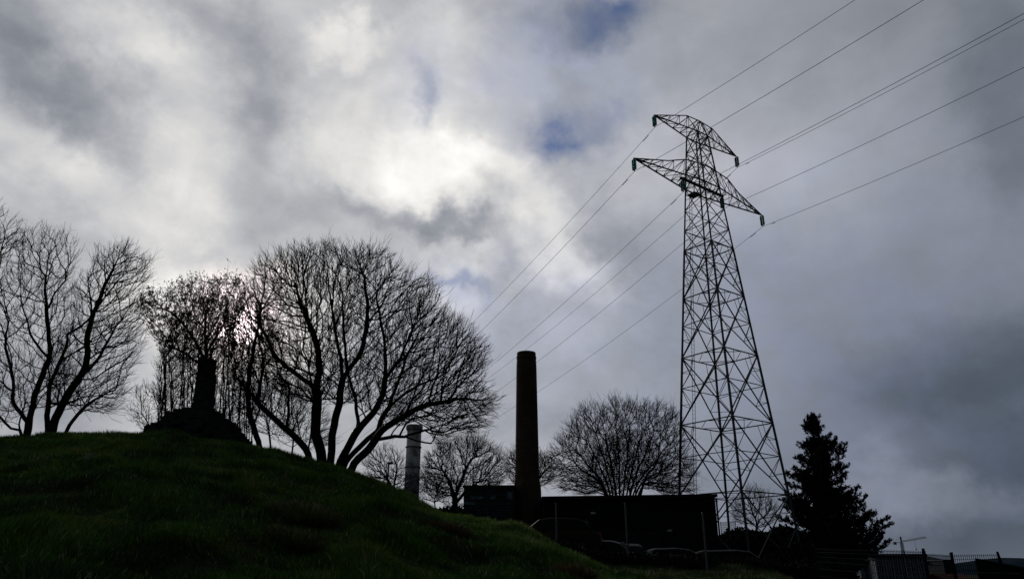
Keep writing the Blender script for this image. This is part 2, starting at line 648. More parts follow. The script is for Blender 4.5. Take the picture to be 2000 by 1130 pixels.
gx = nonuni([(-3000, -400, 260), (-400, -60, 34), (-60, -20, 2), (-20, 18, 0.22), (18, 70, 1.5), (70, 400, 33), (400, 3000, 260)])
gy = nonuni([(-400, -40, 60), (-40, -2, 4), (-2, 28, 0.22), (28, 80, 1.5), (80, 200, 10), (200, 4000, 200)])
GX, GY = np.meshgrid(gx, gy)
GZ = ground(GX.ravel(), GY.ravel())
gv = np.stack([GX.ravel(), GY.ravel(), GZ], 1)
nx_, ny_ = len(gx), len(gy)
ii, jj = np.meshgrid(np.arange(nx_ - 1), np.arange(ny_ - 1))
a_ = (jj * nx_ + ii).ravel()
gf = np.stack([a_, a_ + 1, a_ + nx_ + 1, a_ + nx_], 1).ravel()
go = fast_mesh('ground', gv, gf, 4, M['soil'])
go['kind'] = 'structure'
go.data.polygons.foreach_set('use_smooth', [True] * len(go.data.polygons))


# ------------------------------------------------------------------ grass
def grass_object(name, label, n, sampler, hmin, hmax, cols, seed, width=0.006, lean=0.5):
    rng = np.random.default_rng(seed)
    x, y = sampler(rng, n)
    n = len(x)
    z = ground(x, y)
    clump = 1.2 * vnoise(x, y, 0.6, seed + 20) + 0.8 * vnoise(x, y, 0.22, seed + 21)
    h = rng.uniform(hmin, hmax, n) * (1 + 1.1 * np.clip(clump, -0.6, 0.8))
    ang = vnoise(x, y, 0.7, seed + 22) * 9 + rng.normal(0, 0.8, n)
    ln = rng.uniform(0.15, 1.0, n) * lean * h * 1.5
    dx, dy = np.cos(ang) * ln, np.sin(ang) * ln
    fa = rng.uniform(0, math.pi, n)
    wx, wy = np.cos(fa) * width, np.sin(fa) * width
    w = rng.uniform(0.6, 1.4, n)
    wx *= w
    wy *= w
    p0 = np.stack([x, y, z - 0.02], 1)
    sd_ = np.stack([wx, wy, np.zeros(n)], 1)
    mid = p0 + np.stack([dx * 0.35, dy * 0.35, h * 0.6], 1)
    tip = p0 + np.stack([dx, dy, h], 1)
    V = np.stack([p0 - sd_, p0 + sd_, mid + sd_ * 0.75, mid - sd_ * 0.75, tip], 1).reshape(-1, 3)
    b = np.arange(n) * 5
    F = np.stack([b, b + 1, b + 2, b, b + 2, b + 3, b + 3, b + 2, b + 4], 1).ravel()
    tone = np.clip(0.5 + 0.45 * vnoise(x, y, 1.5, seed + 3) + 0.6 * vnoise(x, y, 0.4, seed + 4) + rng.normal(0, 0.16, n), 0, 0.93)
    tone = np.where(rng.uniform(0, 1, n) < 0.02, 1.0, tone)
    m = attr_mat(name + '_colour', 'tone', cols, transl=0.24)
    o = fast_mesh(name, V, F, 3, m, attr=('tone', np.repeat(tone, 5)))
    tag(o, label, 'grass', kind='stuff')
    return o


def samp_mound(rng, n):
    t = rng.uniform(t_of(-60, 900) - 0.05, t_of(1420), n)
    yr = np.interp(t, rt, ry)
    y = 4.0 + (yr * 1.06 - 4.0) * rng.uniform(0, 1, n) ** 0.8
    return t * y, y


def samp_bank(rng, n):
    t = rng.uniform(t_of(1150), t_of(1640), n)
    y = rng.uniform(18, 32, n)
    return t * y, y


GREEN = [(0.0, (0.007, 0.018, 0.004)), (0.35, (0.020, 0.060, 0.006)), (0.65, (0.050, 0.135, 0.009)),
         (0.9, (0.12, 0.16, 0.018)), (1.0, (0.34, 0.33, 0.18))]
grass_object('grass', 'long unmown grass covering the near mound', 430000, samp_mound, 0.045, 0.12, GREEN, 5)
grass_object('grass', 'rough grass on the low bank below the pylon', 50000, samp_bank, 0.05, 0.13,
             [(0.0, (0.008, 0.018, 0.004)), (0.5, (0.020, 0.045, 0.007)), (0.8, (0.05, 0.07, 0.012)), (1.0, (0.12, 0.10, 0.04))], 9)


def tussock(name, label, px, py, Y, rad, n, cols, seed):
    p = P(px, py, Y)
    # slide along the sight line until it meets the slope
    best = None
    for yy in np.arange(5, 18.5, 0.1):
        qv = P(px, py, yy)
        if qv[2] - gz(qv[0], yy) < 0.02:
            best = qv
            break
    if best is None:
        best = p
    cx, cy = best[0], best[1]
    rng = np.random.default_rng(seed)
    r = rad * np.sqrt(rng.uniform(0, 1, n))
    a = rng.uniform(0, 2 * math.pi, n)
    x, y = cx + r * np.cos(a), cy + r * np.sin(a)
    z = ground(x, y) - 0.01
    h = (0.34 - 0.16 * (r / rad)) * rng.uniform(0.6, 1.1, n)
    out = r / rad
    dx = np.cos(a) * (0.05 + out * h * 1.1) + rng.normal(0, 0.03, n)
    dy = np.sin(a) * (0.05 + out * h * 1.1) + rng.normal(0, 0.03, n)
    w = 0.006
    fa = rng.uniform(0, math.pi, n)
    p0 = np.stack([x, y, z], 1)
    sd_ = np.stack([np.cos(fa) * w, np.sin(fa) * w, 0 * fa], 1)
    mid = p0 + np.stack([dx * 0.35, dy * 0.35, h * 0.7], 1)
    tip = p0 + np.stack([dx, dy, h * 0.75], 1)
    V = np.stack([p0 - sd_, p0 + sd_, mid + sd_ * .7, mid - sd_ * .7, tip], 1).reshape(-1, 3)
    b = np.arange(n) * 5
    F = np.stack([b, b + 1, b + 2, b, b + 2, b + 3, b + 3, b + 2, b + 4], 1).ravel()
    m = attr_mat(name + '_colour', 'tone', cols, transl=0.3)
    o = fast_mesh(name, V, F, 3, m, origin=(cx, cy, gz(cx, cy)), attr=('tone', np.repeat(rng.uniform(0, 1, n), 5)))
    tag(o, label, 'grass tuft', 'coarse tufts on the mound')


DRY = [(0.0, (0.02, 0.04, 0.008)), (0.5, (0.05, 0.07, 0.014)), (1.0, (0.14, 0.13, 0.04))]
RUST = [(0.0, (0.022, 0.022, 0.008)), (0.5, (0.055, 0.038, 0.014)), (1.0, (0.12, 0.075, 0.03))]
tussock('grass_tussock', 'largest straw-green grass tussock halfway down the mound, below the big multi-stemmed tree', 590, 1010, 10, 0.42, 1500, DRY, 31)
tussock('grass_tussock', 'rusty brown grass tussock on the right shoulder of the mound below the small pale chimney', 875, 1045, 10, 0.30, 1000, RUST, 32)
tussock('grass_tussock', 'small reddish weed tuft on the mound edge in front of the silver car', 1118, 1075, 10, 0.24, 700, RUST, 33)
tussock('grass_tussock', 'dull green tussock lower than the straw-green one, near the bottom centre of the mound', 575, 1065, 8, 0.26, 800, DRY, 34)
mbf = MB()
wp = None
for yy in np.arange(6, 18.5, 0.1):
    qv = P(170, 900, yy)
    if qv[2] - gz(qv[0], yy) < 0.04:
        wp = qv
        break
wp = wp if wp is not None else P(170, 900, 14)
rr = random.Random(4)
for k in range(16):
    a = rr.uniform(0, 6.28)
    r = rr.uniform(0, .13)
    c = wp + np.array([math.cos(a) * r, math.sin(a) * r, rr.uniform(-0.02, 0.10)])
    mbf.lathe(c, [(0.003, -.01), (0.014, 0), (0.010, 0.012), (0.002, 0.016)], 5, rr.uniform(0, 3))
    mbf.tube([c, c + np.array([0, 0, -0.14])], 0.002, 3)
o = mbf.build('wild_flowers', mat('petal', (0.22, 0.24, 0.22), 0.8, scale=9), origin=(wp[0], wp[1], gz(wp[0], wp[1])))
tag(o, 'small pale flower cluster in the grass near the left top of the mound', 'flowers')


# ------------------------------------------------------------------ bare trees
def poly_dist(pts, poly):
    d = np.full(len(pts), 1e9)
    n = len(poly)
    for i in range(n):
        a = poly[i]
        b = poly[(i + 1) % n]
        ab = b - a
        t = np.clip(((pts - a) @ ab) / (ab @ ab), 0, 1)
        d = np.minimum(d, np.linalg.norm(pts - (a + t[:, None] * ab), axis=1))
    return d


def inside(pts, poly):
    c = np.zeros(len(pts), bool)
    n = len(poly)
    j = n - 1
    for i in range(n):
        xi, yi = poly[i]
        xj, yj = poly[j]
        k = ((yi > pts[:, 1]) != (yj > pts[:, 1])) & (pts[:, 0] < (xj - xi) * (pts[:, 1] - yi) / (yj - yi + 1e-12) + xi)
        c ^= k
        j = i
    return c


def sample_crown(poly, Y, n, rng, depth=1.0, edge=0.0):
    poly = np.array(poly, float)
    lo, hi = poly.min(0), poly.max(0)
    pts = rng.uniform(lo, hi, (n * 7, 2))
    pts = pts[inside(pts, poly)]
    db = poly_dist(pts, poly)
    Rm = db.max()
    rag = min(16.0, Rm * 0.2) * np.clip(0.5 + 1.3 * vnoise(pts[:, 0], pts[:, 1], 26.0, int(Y)), 0, 1)
    pts, db = pts[db > rag], db[db > rag]
    if edge > 0:
        keep = rng.uniform(0, 1, len(pts)) < (1 - edge * (db / Rm))
        pts, db = pts[keep], db[keep]
    pts, db = pts[:n], db[:n]
    mpp = Y / 1351.0
    half = np.sqrt(np.maximum(db * (2 * Rm - db), 1)) * mpp * depth
    off = rng.uniform(-1, 1, len(pts)) * half
    return np.array([P(a, b, Y + o) for (a, b), o in zip(pts, off)])


def mst_tree(seeds, att, bf, step):
    """seeds: list of polylines (world), first point of the first is the root; later ones start at a listed
    parent limb or at the ground. Returns nodes, parents, limb flags"""
    pos, par, pl = [], [], []
    for sdl in seeds:
        pts = sdl['pts']
        start = None
        if sdl.get('on') and pos:
            A = np.array(pos)
            start = int(np.argmin(np.linalg.norm(A - pts[0], axis=1)))
            last = start
        else:
            pos.append(pts[0])
            par.append(-1)
            pl.append(0.0)
            last = len(pos) - 1
        # smooth resample (Catmull-Rom)
        cps = [pos[last]] + list(pts[1:])
        cps = [2 * cps[0] - cps[1]] + cps + [2 * cps[-1] - cps[-2]]
        for i in range(1, len(cps) - 2):
            p0, p1, p2, p3 = cps[i - 1], cps[i], cps[i + 1], cps[i + 2]
            m = max(2, int(np.linalg.norm(p2 - p1) / step))
            for k in range(1, m + 1):
                t = k / m
                c = 0.5 * (2 * p1 + (p2 - p0) * t + (2 * p0 - 5 * p1 + 4 * p2 - p3) * t * t + (3 * p1 - p0 - 3 * p2 + p3) * t ** 3)
                pos.append(c)
                par.append(last)
                pl.append(pl[last] + 0.7 * np.linalg.norm(c - pos[last]))
                last = len(pos) - 1
    nseed = len(pos)
    N = len(att)
    P0 = np.array(pos)
    best = np.full(N, 1e9)
    who = np.zeros(N, int)
    for i in range(nseed):
        c = np.linalg.norm(att - P0[i], axis=1) + bf * pl[i] + (0.6 if par[i] < 0 else 0)
        k = c < best
        best[k] = c[k]
        who[k] = i
    alive = np.ones(N, bool)
    for _ in range(N):
        cost = np.where(alive, best, 1e9)
        j = int(np.argmin(cost))
        alive[j] = False
        w = who[j]
        a = pos[w]
        b = att[j]
        dd = np.linalg.norm(b - a)
        m = max(1, int(round(dd / step)))
        last = w
        for k in range(1, m + 1):
            c = a + (b - a) * (k / m)
            pos.append(c)
            par.append(last)
            pl.append(pl[last] + dd / m)
            last = len(pos) - 1
            cc = np.linalg.norm(att - c, axis=1) + bf * pl[last]
            kk = alive & (cc < best)
            best[kk] = cc[kk]
            who[kk] = last
    return np.array(pos), np.array(par), nseed


def rootidx(par):
    return int(np.where(par < 0)[0][0])


def build_tree(name, label, Y, polys, limbs, natt, tip_r=0.006, trunk_r=0.16, bf=0.55, step=0.22, twig=0.35, ntwig=1.6,
               depth=0.9, seed=1, leaves=0, leaf_len=0.09, group=None, cat='tree', pipe=2.2, thick=0.03, edge=0.25, up=0.25,
               leaf_mat='leaf', leaf_w=0.3, twig_r=None, leaf_from=0.0):
    natt, bf = int(natt * 1.5), bf + 0.06
    trunk_r, tip_r, pipe = trunk_r * 0.82, tip_r * 0.88, pipe - 0.3
    rng = np.random.default_rng(seed)
    seeds = []
    for lm in limbs:
        pts = [P(a, b, Y + (d[0] if d else 0)) for (a, b, *d) in lm['p']]
        pts[-1] = pts[-2] + (pts[-1] - pts[-2]) * 0.35
        seeds.append(dict(pts=pts, on=lm.get('on', False)))
    # limbs that start on the ground begin a little below the surface
    for sdl in seeds:
        if not sdl['on']:
            p = sdl['pts'][0]
            g = gz(p[0], p[1])
            if p[2] > g - 0.15:
                sdl['pts'].insert(0, np.array([p[0], p[1], g - 0.15]) if p[2] - g < 3 else p)
    att = []
    tot = sum(w for _, w in polys)
    for pl_, w in polys:
        att.append(sample_crown(pl_, Y, int(natt * w / tot), rng, depth, edge))
    att = np.concatenate(att)
    pos, par, ns = mst_tree(seeds, att, bf, step)
    n = len(pos)
    children = [[] for _ in range(n)]
    for i, p in enumerate(par):
        if p >= 0:
            children[p].append(i)
    wgt = np.zeros(n)
    for i in range(n - 1, -1, -1):
        if not children[i]:
            wgt[i] = 1.0
        if par[i] >= 0:
            wgt[par[i]] += wgt[i]
    maxw = wgt[par < 0].max()
    rad = tip_r + (trunk_r - tip_r) * ((wgt - 1) / maxw) ** (1 / pipe)
    # smoothing of everything that is not a given limb
    main = np.array([max(c, key=lambda k: wgt[k]) if c else -1 for c in children])
    for _ in range(3):
        new = pos.copy()
        idx = np.arange(ns, n)
        idx = idx[(par[idx] >= 0) & (main[idx] >= 0)]
        new[idx] = 0.4 * pos[idx] + 0.3 * pos[par[idx]] + 0.3 * pos[main[idx]]
        pos = new
    pos[ns:] += rng.normal(0, step * 0.05, (n - ns, 3))
    # crookedness: limbs wander a little on their way
    kk = 1.0 / (step * 5.0)
    ph = rng.uniform(0, 6.28, 9)
    gate = np.clip((np.linalg.norm(pos - pos[rootidx(par)], axis=1) - 4 * step) / (10 * step), 0, 1)[:, None]
    wob = np.stack([np.sin(pos[:, (i + 1) % 3] * 3.1 * kk + ph[i]) + 0.6 * np.sin(pos[:, (i + 2) % 3] * 6.7 * kk + ph[i + 3])
                    + 0.4 * np.sin(pos[:, (i + 1) % 3] * 12.0 * kk + ph[i + 6]) for i in range(3)], 1)
    pos = pos + wob * gate * step * 0.13
    roots = np.where(par < 0)[0]
    rp = pos[roots[0]]
    th = thing(name, label, cat, (rp[0], rp[1], gz(rp[0], rp[1])), group)
    cmb_ = MB()
    tms = {int(r): MB() for r in roots}
    rid = np.arange(n)
    for i in range(n):
        if par[i] >= 0:
            rid[i] = rid[par[i]]
    stack = [(int(r), None) for r in roots]
    while stack:
        s, pr = stack.pop()
        chain = [] if pr is None else [pr]
        cur = s
        while True:
            chain.append(cur)
            ch = children[cur]
            if not ch:
                break
            mch = main[cur]
            for c in ch:
                if c != mch:
                    stack.append((c, cur))
            cur = int(mch)
        rr_ = rad[chain].copy()
        if pr is not None:
            rr_[0] = min(rr_[0], rr_[1] * 1.1)
        # flare at the foot of a trunk
        if pr is None:
            for k in range(min(3, len(rr_))):
                rr_[k] *= 1.35 - 0.12 * k
        pts = pos[chain]
        big = rr_ > thick
        k = int(big.sum()) if big[0] else 0
        if k >= 2:
            tms[int(rid[s])].tube(pts[:k + 1] if k < len(pts) else pts, list(rr_[:k + 1] if k < len(pts) else rr_), 8 if rr_[0] > 0.07 else 6)
            if k < len(pts) - 1:
                cmb_.tube(pts[k:], list(rr_[k:]), 4, cap=False)
        else:
            cmb_.tube(pts, list(rr_), 4 if rr_[0] > 0.012 else 3, cap=False)
    # twigs
    thin = np.where((rad < tip_r * 3.2) & (par >= 0))[0]
    ctr = pos[thin].mean(0) if len(thin) else rp
    ctr = ctr * 0.45 + rp * 0.55
    nt_ = int(len(thin) * ntwig)
    pick = rng.choice(thin, nt_)
    A = pos[pick]
    D = A - pos[par[pick]]
    D /= np.linalg.norm(D, axis=1)[:, None] + 1e-9
    O = A - ctr
    O /= np.linalg.norm(O, axis=1)[:, None] + 1e-9
    D = D * 0.8 + O * 0.65 + rng.normal(0, 0.36, (nt_, 3)) + np.array([0, 0, up])
    D /= np.linalg.norm(D, axis=1)[:, None]
    Ln = twig * rng.uniform(0.35, 1.15, nt_) * np.where(rng.uniform(0, 1, nt_) < 0.07, 1.7, 1.0)
    C1 = A + D * (Ln * 0.5)[:, None]
    D2 = D + rng.normal(0, 0.16, (nt_, 3)) + np.array([0, 0, up * 0.5])
    D2 /= np.linalg.norm(D2, axis=1)[:, None]
    C2 = C1 + D2 * (Ln * 0.5)[:, None]
    # side twiglets
    S0 = C1
    D3 = D + rng.normal(0, 0.45, (nt_, 3)) + np.array([0, 0, up * 0.5])
    D3 /= np.linalg.norm(D3, axis=1)[:, None]
    S1 = S0 + D3 * (Ln * 0.42)[:, None]
    r0 = twig_r or tip_r * 0.85

    def tri_tubes(a, b, ra, rb):
        d = b - a
        d /= np.linalg.norm(d, axis=1)[:, None] + 1e-9
        x = np.cross(d, np.array([0.31, 0.2, 0.93]))
        x /= np.linalg.norm(x, axis=1)[:, None] + 1e-9
        y = np.cross(d, x)
        vs = []
        for (c, r) in ((a, ra), (b, rb)):
            for k in range(3):
                an = 2 * math.pi * k / 3
                vs.append(c + (x * math.cos(an) + y * math.sin(an)) * r)
        V = np.stack(vs, 1).reshape(-1, 3)
        bb = np.arange(len(a)) * 6
        F = np.stack([bb, bb + 1, bb + 4, bb + 3, bb + 1, bb + 2, bb + 5, bb + 4, bb + 2, bb, bb + 3, bb + 5], 1).ravel()
        return V, F
    Vs, Fs, off = [], [], 0
    for (a, b, ra, rb) in ((A, C1, r0, r0 * 0.8), (C1, C2, r0 * 0.8, r0 * 0.45), (S0, S1, r0 * 0.7, r0 * 0.45)):
        V, F = tri_tubes(a, b, ra, rb)
        Vs.append(V)
        Fs.append(F + off)
        off += len(V)
    # merge main twigs mesh with tubes
    cv = np.array(cmb_.v) if cmb_.v else np.zeros((0, 3))
    Vt = np.concatenate(Vs)
    Ft = np.concatenate(Fs)
    allf = np.array([f for f in cmb_.f if len(f) == 4], int).ravel() if cmb_.f else np.zeros(0, int)
    Vall = np.concatenate([cv, Vt])
    Fall = np.concatenate([allf, Ft + len(cv)])
    for tmb in tms.values():
        if tmb.v:
            tmb.build('trunk', M['bark'], th, smooth=True)
    fast_mesh('crown', Vall, Fall, 4, M['twig'], parent=th)
    if leaves:
        cand = np.concatenate([C2, S1, C1])
        dd = np.concatenate([D2, D3, D])
        if leaf_from:
            zt = np.quantile(cand[:, 2], leaf_from)
            kk = cand[:, 2] > zt
            cand, dd = cand[kk], dd[kk]
        k = rng.choice(len(cand), leaves)
        a = cand[k] + rng.normal(0, 0.02, (leaves, 3))
        d = dd[k] * 0.6 + rng.normal(0, 0.6, (leaves, 3))
        d /= np.linalg.norm(d, axis=1)[:, None]
        l = leaf_len * rng.uniform(0.5, 1.3, leaves)
        x = np.cross(d, rng.normal(0, 1, (leaves, 3)))
        x /= np.linalg.norm(x, axis=1)[:, None] + 1e-9
        w = (l * leaf_w)[:, None]
        V = np.stack([a, a + d * (l * .45)[:, None] + x * w, a + d * l[:, None], a + d * (l * .45)[:, None] - x * w], 1).reshape(-1, 3)
        bb = np.arange(leaves) * 4
        F = np.stack([bb, bb + 1, bb + 2, bb + 3], 1).ravel()
        fast_mesh('leaves', V, F, 4, M[leaf_mat], parent=th)
    return th


GT = 'bare trees on the mound'
# the big spreading tree
build_tree('bare_tree', 'largest bare tree, a wide dome of twigs on fanning stems right of the stone stack', 22.0,
           [([(490, 515), (540, 490), (600, 476), (660, 472), (718, 482), (768, 503), (785, 525), (828, 543), (862, 570), (868, 596),
              (898, 616), (938, 655), (956, 700), (956, 735), (970, 785), (955, 832), (925, 852), (885, 862), (850, 868),
              (825, 845), (760, 836), (715, 810), (690, 800), (640, 790), (580, 790), (530, 760), (497, 720), (478, 660), (472, 590), (482, 545)], 1.0)],
           [dict(p=[(628, 905), (616, 840, -.2), (619, 785, -.4), (612, 757, -.5), (584, 734, -.7), (543, 698, -1.1), (510, 640, -1.4), (500, 570, -1.3)]),
            dict(p=[(613, 765, -.5), (622, 711, 0), (612, 650, .5), (585, 580, .9), (572, 530, 1.2)], on=True),
            dict(p=[(645, 905, .2), (651, 831, .3), (664, 780, .5), (669, 721, .9), (655, 650, 1.4), (640, 560, 1.7), (640, 520, 1.7)]),
            dict(p=[(668, 752, .7), (633, 712, 0.2), (610, 660, -.6), (590, 600, -1.0)], on=True),
            dict(p=[(668, 735, .8), (705, 685, .4), (716, 620, 0), (712, 550, -.3), (700, 510, -.5)], on=True),
            dict(p=[(661, 910, -.1), (699, 842, -.3), (736, 796, -.6), (750, 762, -.8), (754, 716, -1.1), (747, 647, -1.5), (735, 580, -1.6), (745, 530, -1.6)]),
            dict(p=[(752, 740, -.9), (785, 690, -1.5), (810, 620, -1.9), (820, 580, -2.0)], on=True),
            dict(p=[(670, 915, .1), (708, 868, .2), (736, 842, .4), (754, 803, .8), (800, 762, 1.3), (860, 734, 1.8), (910, 700, 2.0)]),
            dict(p=[(760, 798, .9), (778, 740, 1.5), (800, 680, 2.0), (840, 620, 2.1)], on=True),
            dict(p=[(684, 920, -.1), (718, 877, -.2), (754, 831, -.2), (796, 808, 0), (837, 790, .2), (890, 780, .3), (930, 775, .4)]),
            dict(p=[(730, 862, -.2), (782, 852, -.7), (828, 864, -1.2), (874, 862, -1.5), (900, 850, -1.6)], on=True),
            dict(p=[(700, 842, -.3), (692, 775, .3), (678, 720, -.4), (672, 620, -.8), (668, 540, -.8)], on=True)],
           6000, tip_r=0.0070, trunk_r=0.18, bf=0.5, step=0.16, twig=0.45, ntwig=1.0, depth=0.9, seed=3, group=GT, pipe=2.15)
build_tree('bare_tree', 'bare tree leaning steeply left across the thicket from the foot of the largest tree', 23.0,
           [([(430, 690), (450, 610), (500, 590), (545, 640), (570, 720), (600, 790), (600, 850), (560, 860), (510, 820), (450, 760)], 1.0)],
           [dict(p=[(606, 900), (585, 862), (545, 822), (502, 783), (468, 740), (452, 727), (425, 705)]),
            dict(p=[(502, 783), (512, 720, .5), (505, 660, .9), (490, 620, 1.1)], on=True),
            dict(p=[(560, 838), (565, 770, -.5), (555, 710, -.8)], on=True)],
           900, tip_r=0.006, trunk_r=0.125, bf=0.4, step=0.16, twig=0.4, ntwig=0.9, seed=5, group=GT)
build_tree('bare_tree', 'slender bare tree with an upright crooked stem just right of the stone stack', 21.5,
           [([(440, 600), (480, 560), (525, 580), (545, 660), (530, 740), (520, 830), (450, 800), (430, 690)], 1.0)],
           [dict(p=[(507, 875), (497, 840), (484, 783), (492, 698), (504, 640), (506, 590)]),
            dict(p=[(500, 830), (520, 770, .4), (530, 710, .6)], on=True)],
           750, tip_r=0.006, trunk_r=0.10, bf=0.4, step=0.16, twig=0.4, ntwig=0.9, seed=6, group=GT)
build_tree('bare_tree', 'bare tree with an upright wavy trunk forking low, at the left end of the crest', 21.0,
           [([(-60, 560), (0, 490), (30, 452), (80, 438), (130, 450), (158, 480), (155, 560), (140, 640), (150, 740), (100, 800), (0, 835), (-60, 820)], 1.0)],
           [dict(p=[(48, 862), (58, 815), (76, 745, .1), (96, 692, .2), (91, 630, .1), (88, 560, 0), (86, 500, 0)]),
            dict(p=[(96, 700, .2), (66, 665, -.4), (48, 610, -.8), (36, 550, -1.0)], on=True),
            dict(p=[(92, 600, .1), (118, 560, .6), (150, 520, .9)], on=True),
            dict(p=[(56, 825), (30, 790, .4), (26, 740, .6), (14, 680, .8), (10, 600, .9)], on=True),
            dict(p=[(44, 862, -.3), (20, 838, -.5), (0, 815, -.6), (-40, 780, -.7)])],
           1350, tip_r=0.0058, trunk_r=0.125, bf=0.4, step=0.17, twig=0.42, ntwig=0.9, seed=8, group=GT)
build_tree('bare_tree', 'bare tree leaning right with upswept branches, between the wavy trunk and the stone stack', 20.5,
           [([(150, 540), (180, 490), (215, 470), (258, 466), (292, 508), (290, 560), (298, 620), (282, 690), (262, 740), (245, 805), (170, 825), (110, 800), (70, 740), (120, 640)], 1.0)],
           [dict(p=[(97, 860), (113, 805), (145, 752), (168, 712), (172, 660), (181, 618), (202, 565), (225, 515), (240, 485)]),
            dict(p=[(183, 615), (175, 560, -.4), (180, 510, -.6)], on=True),
            dict(p=[(150, 745), (190, 700, .5), (225, 640, .9), (262, 590, 1.1)], on=True),
            dict(p=[(121, 860, .3), (140, 822, .4), (168, 790, .6), (210, 765, .9), (255, 755, 1.1)]),
            dict(p=[(91, 860, -.3), (93, 800, -.5), (100, 750, -.7), (128, 680, -.9), (140, 600, -1.0)])],
           1600, tip_r=0.0058, trunk_r=0.135, bf=0.4, step=0.17, twig=0.45, ntwig=0.9, seed=9, group=GT)
build_tree('bare_tree', 'tallest bare crown reaching in past the left edge of the photo', 25.0,
           [([(-260, 380), (-60, 330), (-2, 385), (22, 425), (52, 450), (50, 485), (15, 520), (0, 600), (-100, 700), (-260, 650)], 1.0)],
           [dict(p=[(-90, 870), (-80, 780), (-70, 680), (-60, 560), (-40, 470), (-20, 420)]),
            dict(p=[(-70, 660), (-20, 560), (10, 490)], on=True),
            dict(p=[(-75, 700), (-140, 580), (-160, 470)], on=True)],
           1300, tip_r=0.0075, trunk_r=0.2, bf=0.4, step=0.2, twig=0.45, ntwig=0.9, seed=10, group=GT)
build_tree('bare_shrub', 'low straggly bare shrub left of the stone stack', 22.5,
           [([(238, 800), (262, 760), (300, 735), (335, 750), (340, 830), (300, 850), (262, 835)], 1.0)],
           [dict(p=[(300, 868), (285, 820), (262, 790)]), dict(p=[(305, 868), (310, 810), (305, 760)])],
           330, tip_r=0.005, trunk_r=0.03, bf=0.4, step=0.15, twig=0.3, ntwig=0.8, seed=12, cat='shrub')
stems = []
rs = random.Random(5)
for k in range(38):
    xb = 308 + k * 4.9 + rs.uniform(-4, 4)
    lean_ = rs.uniform(-10, 16)
    dd_ = rs.uniform(-0.8, 0.8)
    stems.append(dict(p=[(xb, 872, dd_), (xb + lean_ * .3, 790, dd_), (xb + lean_ * .7, 720, dd_), (xb + lean_, rs.uniform(620, 690), dd_)]))
build_tree('sapling_thicket', 'dense thicket of thin upright saplings standing behind the stone stack', 21.5,
           [([(296, 700), (325, 625), (400, 570), (480, 590), (505, 700), (500, 850), (470, 850), (305, 820)], 1.0)],
           stems, 3000, tip_r=0.0062, trunk_r=0.032, bf=0.5, step=0.16, twig=0.32, ntwig=0.9, seed=13, cat='shrub')
build_tree('leafy_shrub', 'shrub with withered leaves sprouting over the top of the stone stack, against the sun', 19.6,
           [([(262, 600), (305, 563), (350, 548), (400, 543), (440, 540), (478, 552), (486, 600), (462, 680), (440, 745), (390, 750), (335, 730), (300, 680), (290, 640)], 1.0)],
           [dict(p=[(402, 800), (402, 700), (398, 640), (402, 580)]),
            dict(p=[(402, 705), (370, 650, -.3), (335, 610, -.5), (300, 590, -.6)], on=True),
            dict(p=[(402, 690), (432, 640, .3), (455, 590, .4)], on=True),
            dict(p=[(402, 720), (360, 690, .3), (315, 670, .4)], on=True)],
           1100, tip_r=0.0045, trunk_r=0.10, bf=0.5, step=0.14, twig=0.3, ntwig=0.9, seed=14, leaves=11000, leaf_len=0.07,
           cat='shrub', leaf_w=0.19, leaf_from=0.12)

build_tree('bare_shrub', 'tangled bare scrub between the leaning tree and the stems of the largest tree', 25.0,
           [([(470, 790), (520, 740), (580, 720), (640, 740), (650, 880), (600, 880), (480, 850)], 1.0)],
           [dict(p=[(530, 885), (525, 840), (515, 790)]), dict(p=[(570, 890), (575, 830), (560, 770)]), dict(p=[(600, 895), (610, 830), (620, 770)])],
           900, tip_r=0.006, trunk_r=0.04, bf=0.4, step=0.17, twig=0.4, ntwig=0.9, seed=61, cat='shrub')
GB = 'bare trees beyond the mound'
build_tree('bare_shrub', 'bare scrub at the foot of the small pale chimney beyond the mound', 57.0,
           [([(700, 935), (760, 925), (830, 920), (900, 940), (905, 1000), (840, 985), (760, 955)], 1.0)],
           [dict(p=[(750, 985), (745, 955), (735, 930)]), dict(p=[(800, 1000), (800, 965), (790, 935)]), dict(p=[(850, 1005), (848, 975), (860, 945)]), dict(p=[(890, 1010), (892, 985), (890, 955)])],
           800, tip_r=0.012, trunk_r=0.07, bf=0.4, step=0.35, twig=0.6, ntwig=0.9, seed=62, cat='shrub')
build_tree('bare_tree', 'bare tree with a forked dark trunk between the small pale chimney and the block-walled outbuilding', 62.0,
           [([(822, 890), (850, 866), (905, 853), (945, 853), (975, 875), (992, 910), (990, 955), (910, 970), (850, 985), (820, 960)], 1.0)],
           [dict(p=[(886, 1008), (885, 965), (868, 925), (850, 895)]), dict(p=[(886, 975), (905, 925), (925, 885)], on=True),
            dict(p=[(886, 985), (915, 955), (950, 930)], on=True)],
           1900, tip_r=0.0135, trunk_r=0.30, bf=0.3, step=0.4, twig=0.8, ntwig=1.1, seed=15, thick=0.06, group=GB)
build_tree('bare_tree', 'bare tree spreading out behind both sides of the tall brick chimney', 70.0,
           [([(978, 900), (995, 876), (1040, 870), (1070, 885), (1090, 910), (1090, 935), (1060, 955), (1000, 950)], 1.0)],
           [dict(p=[(1030, 1010), (1030, 950), (1010, 910), (992, 890)]), dict(p=[(1030, 960), (1060, 925), (1080, 905)], on=True)],
           900, tip_r=0.015, trunk_r=0.25, bf=0.3, step=0.45, twig=0.9, ntwig=1.0, seed=16, thick=0.06, group=GB)
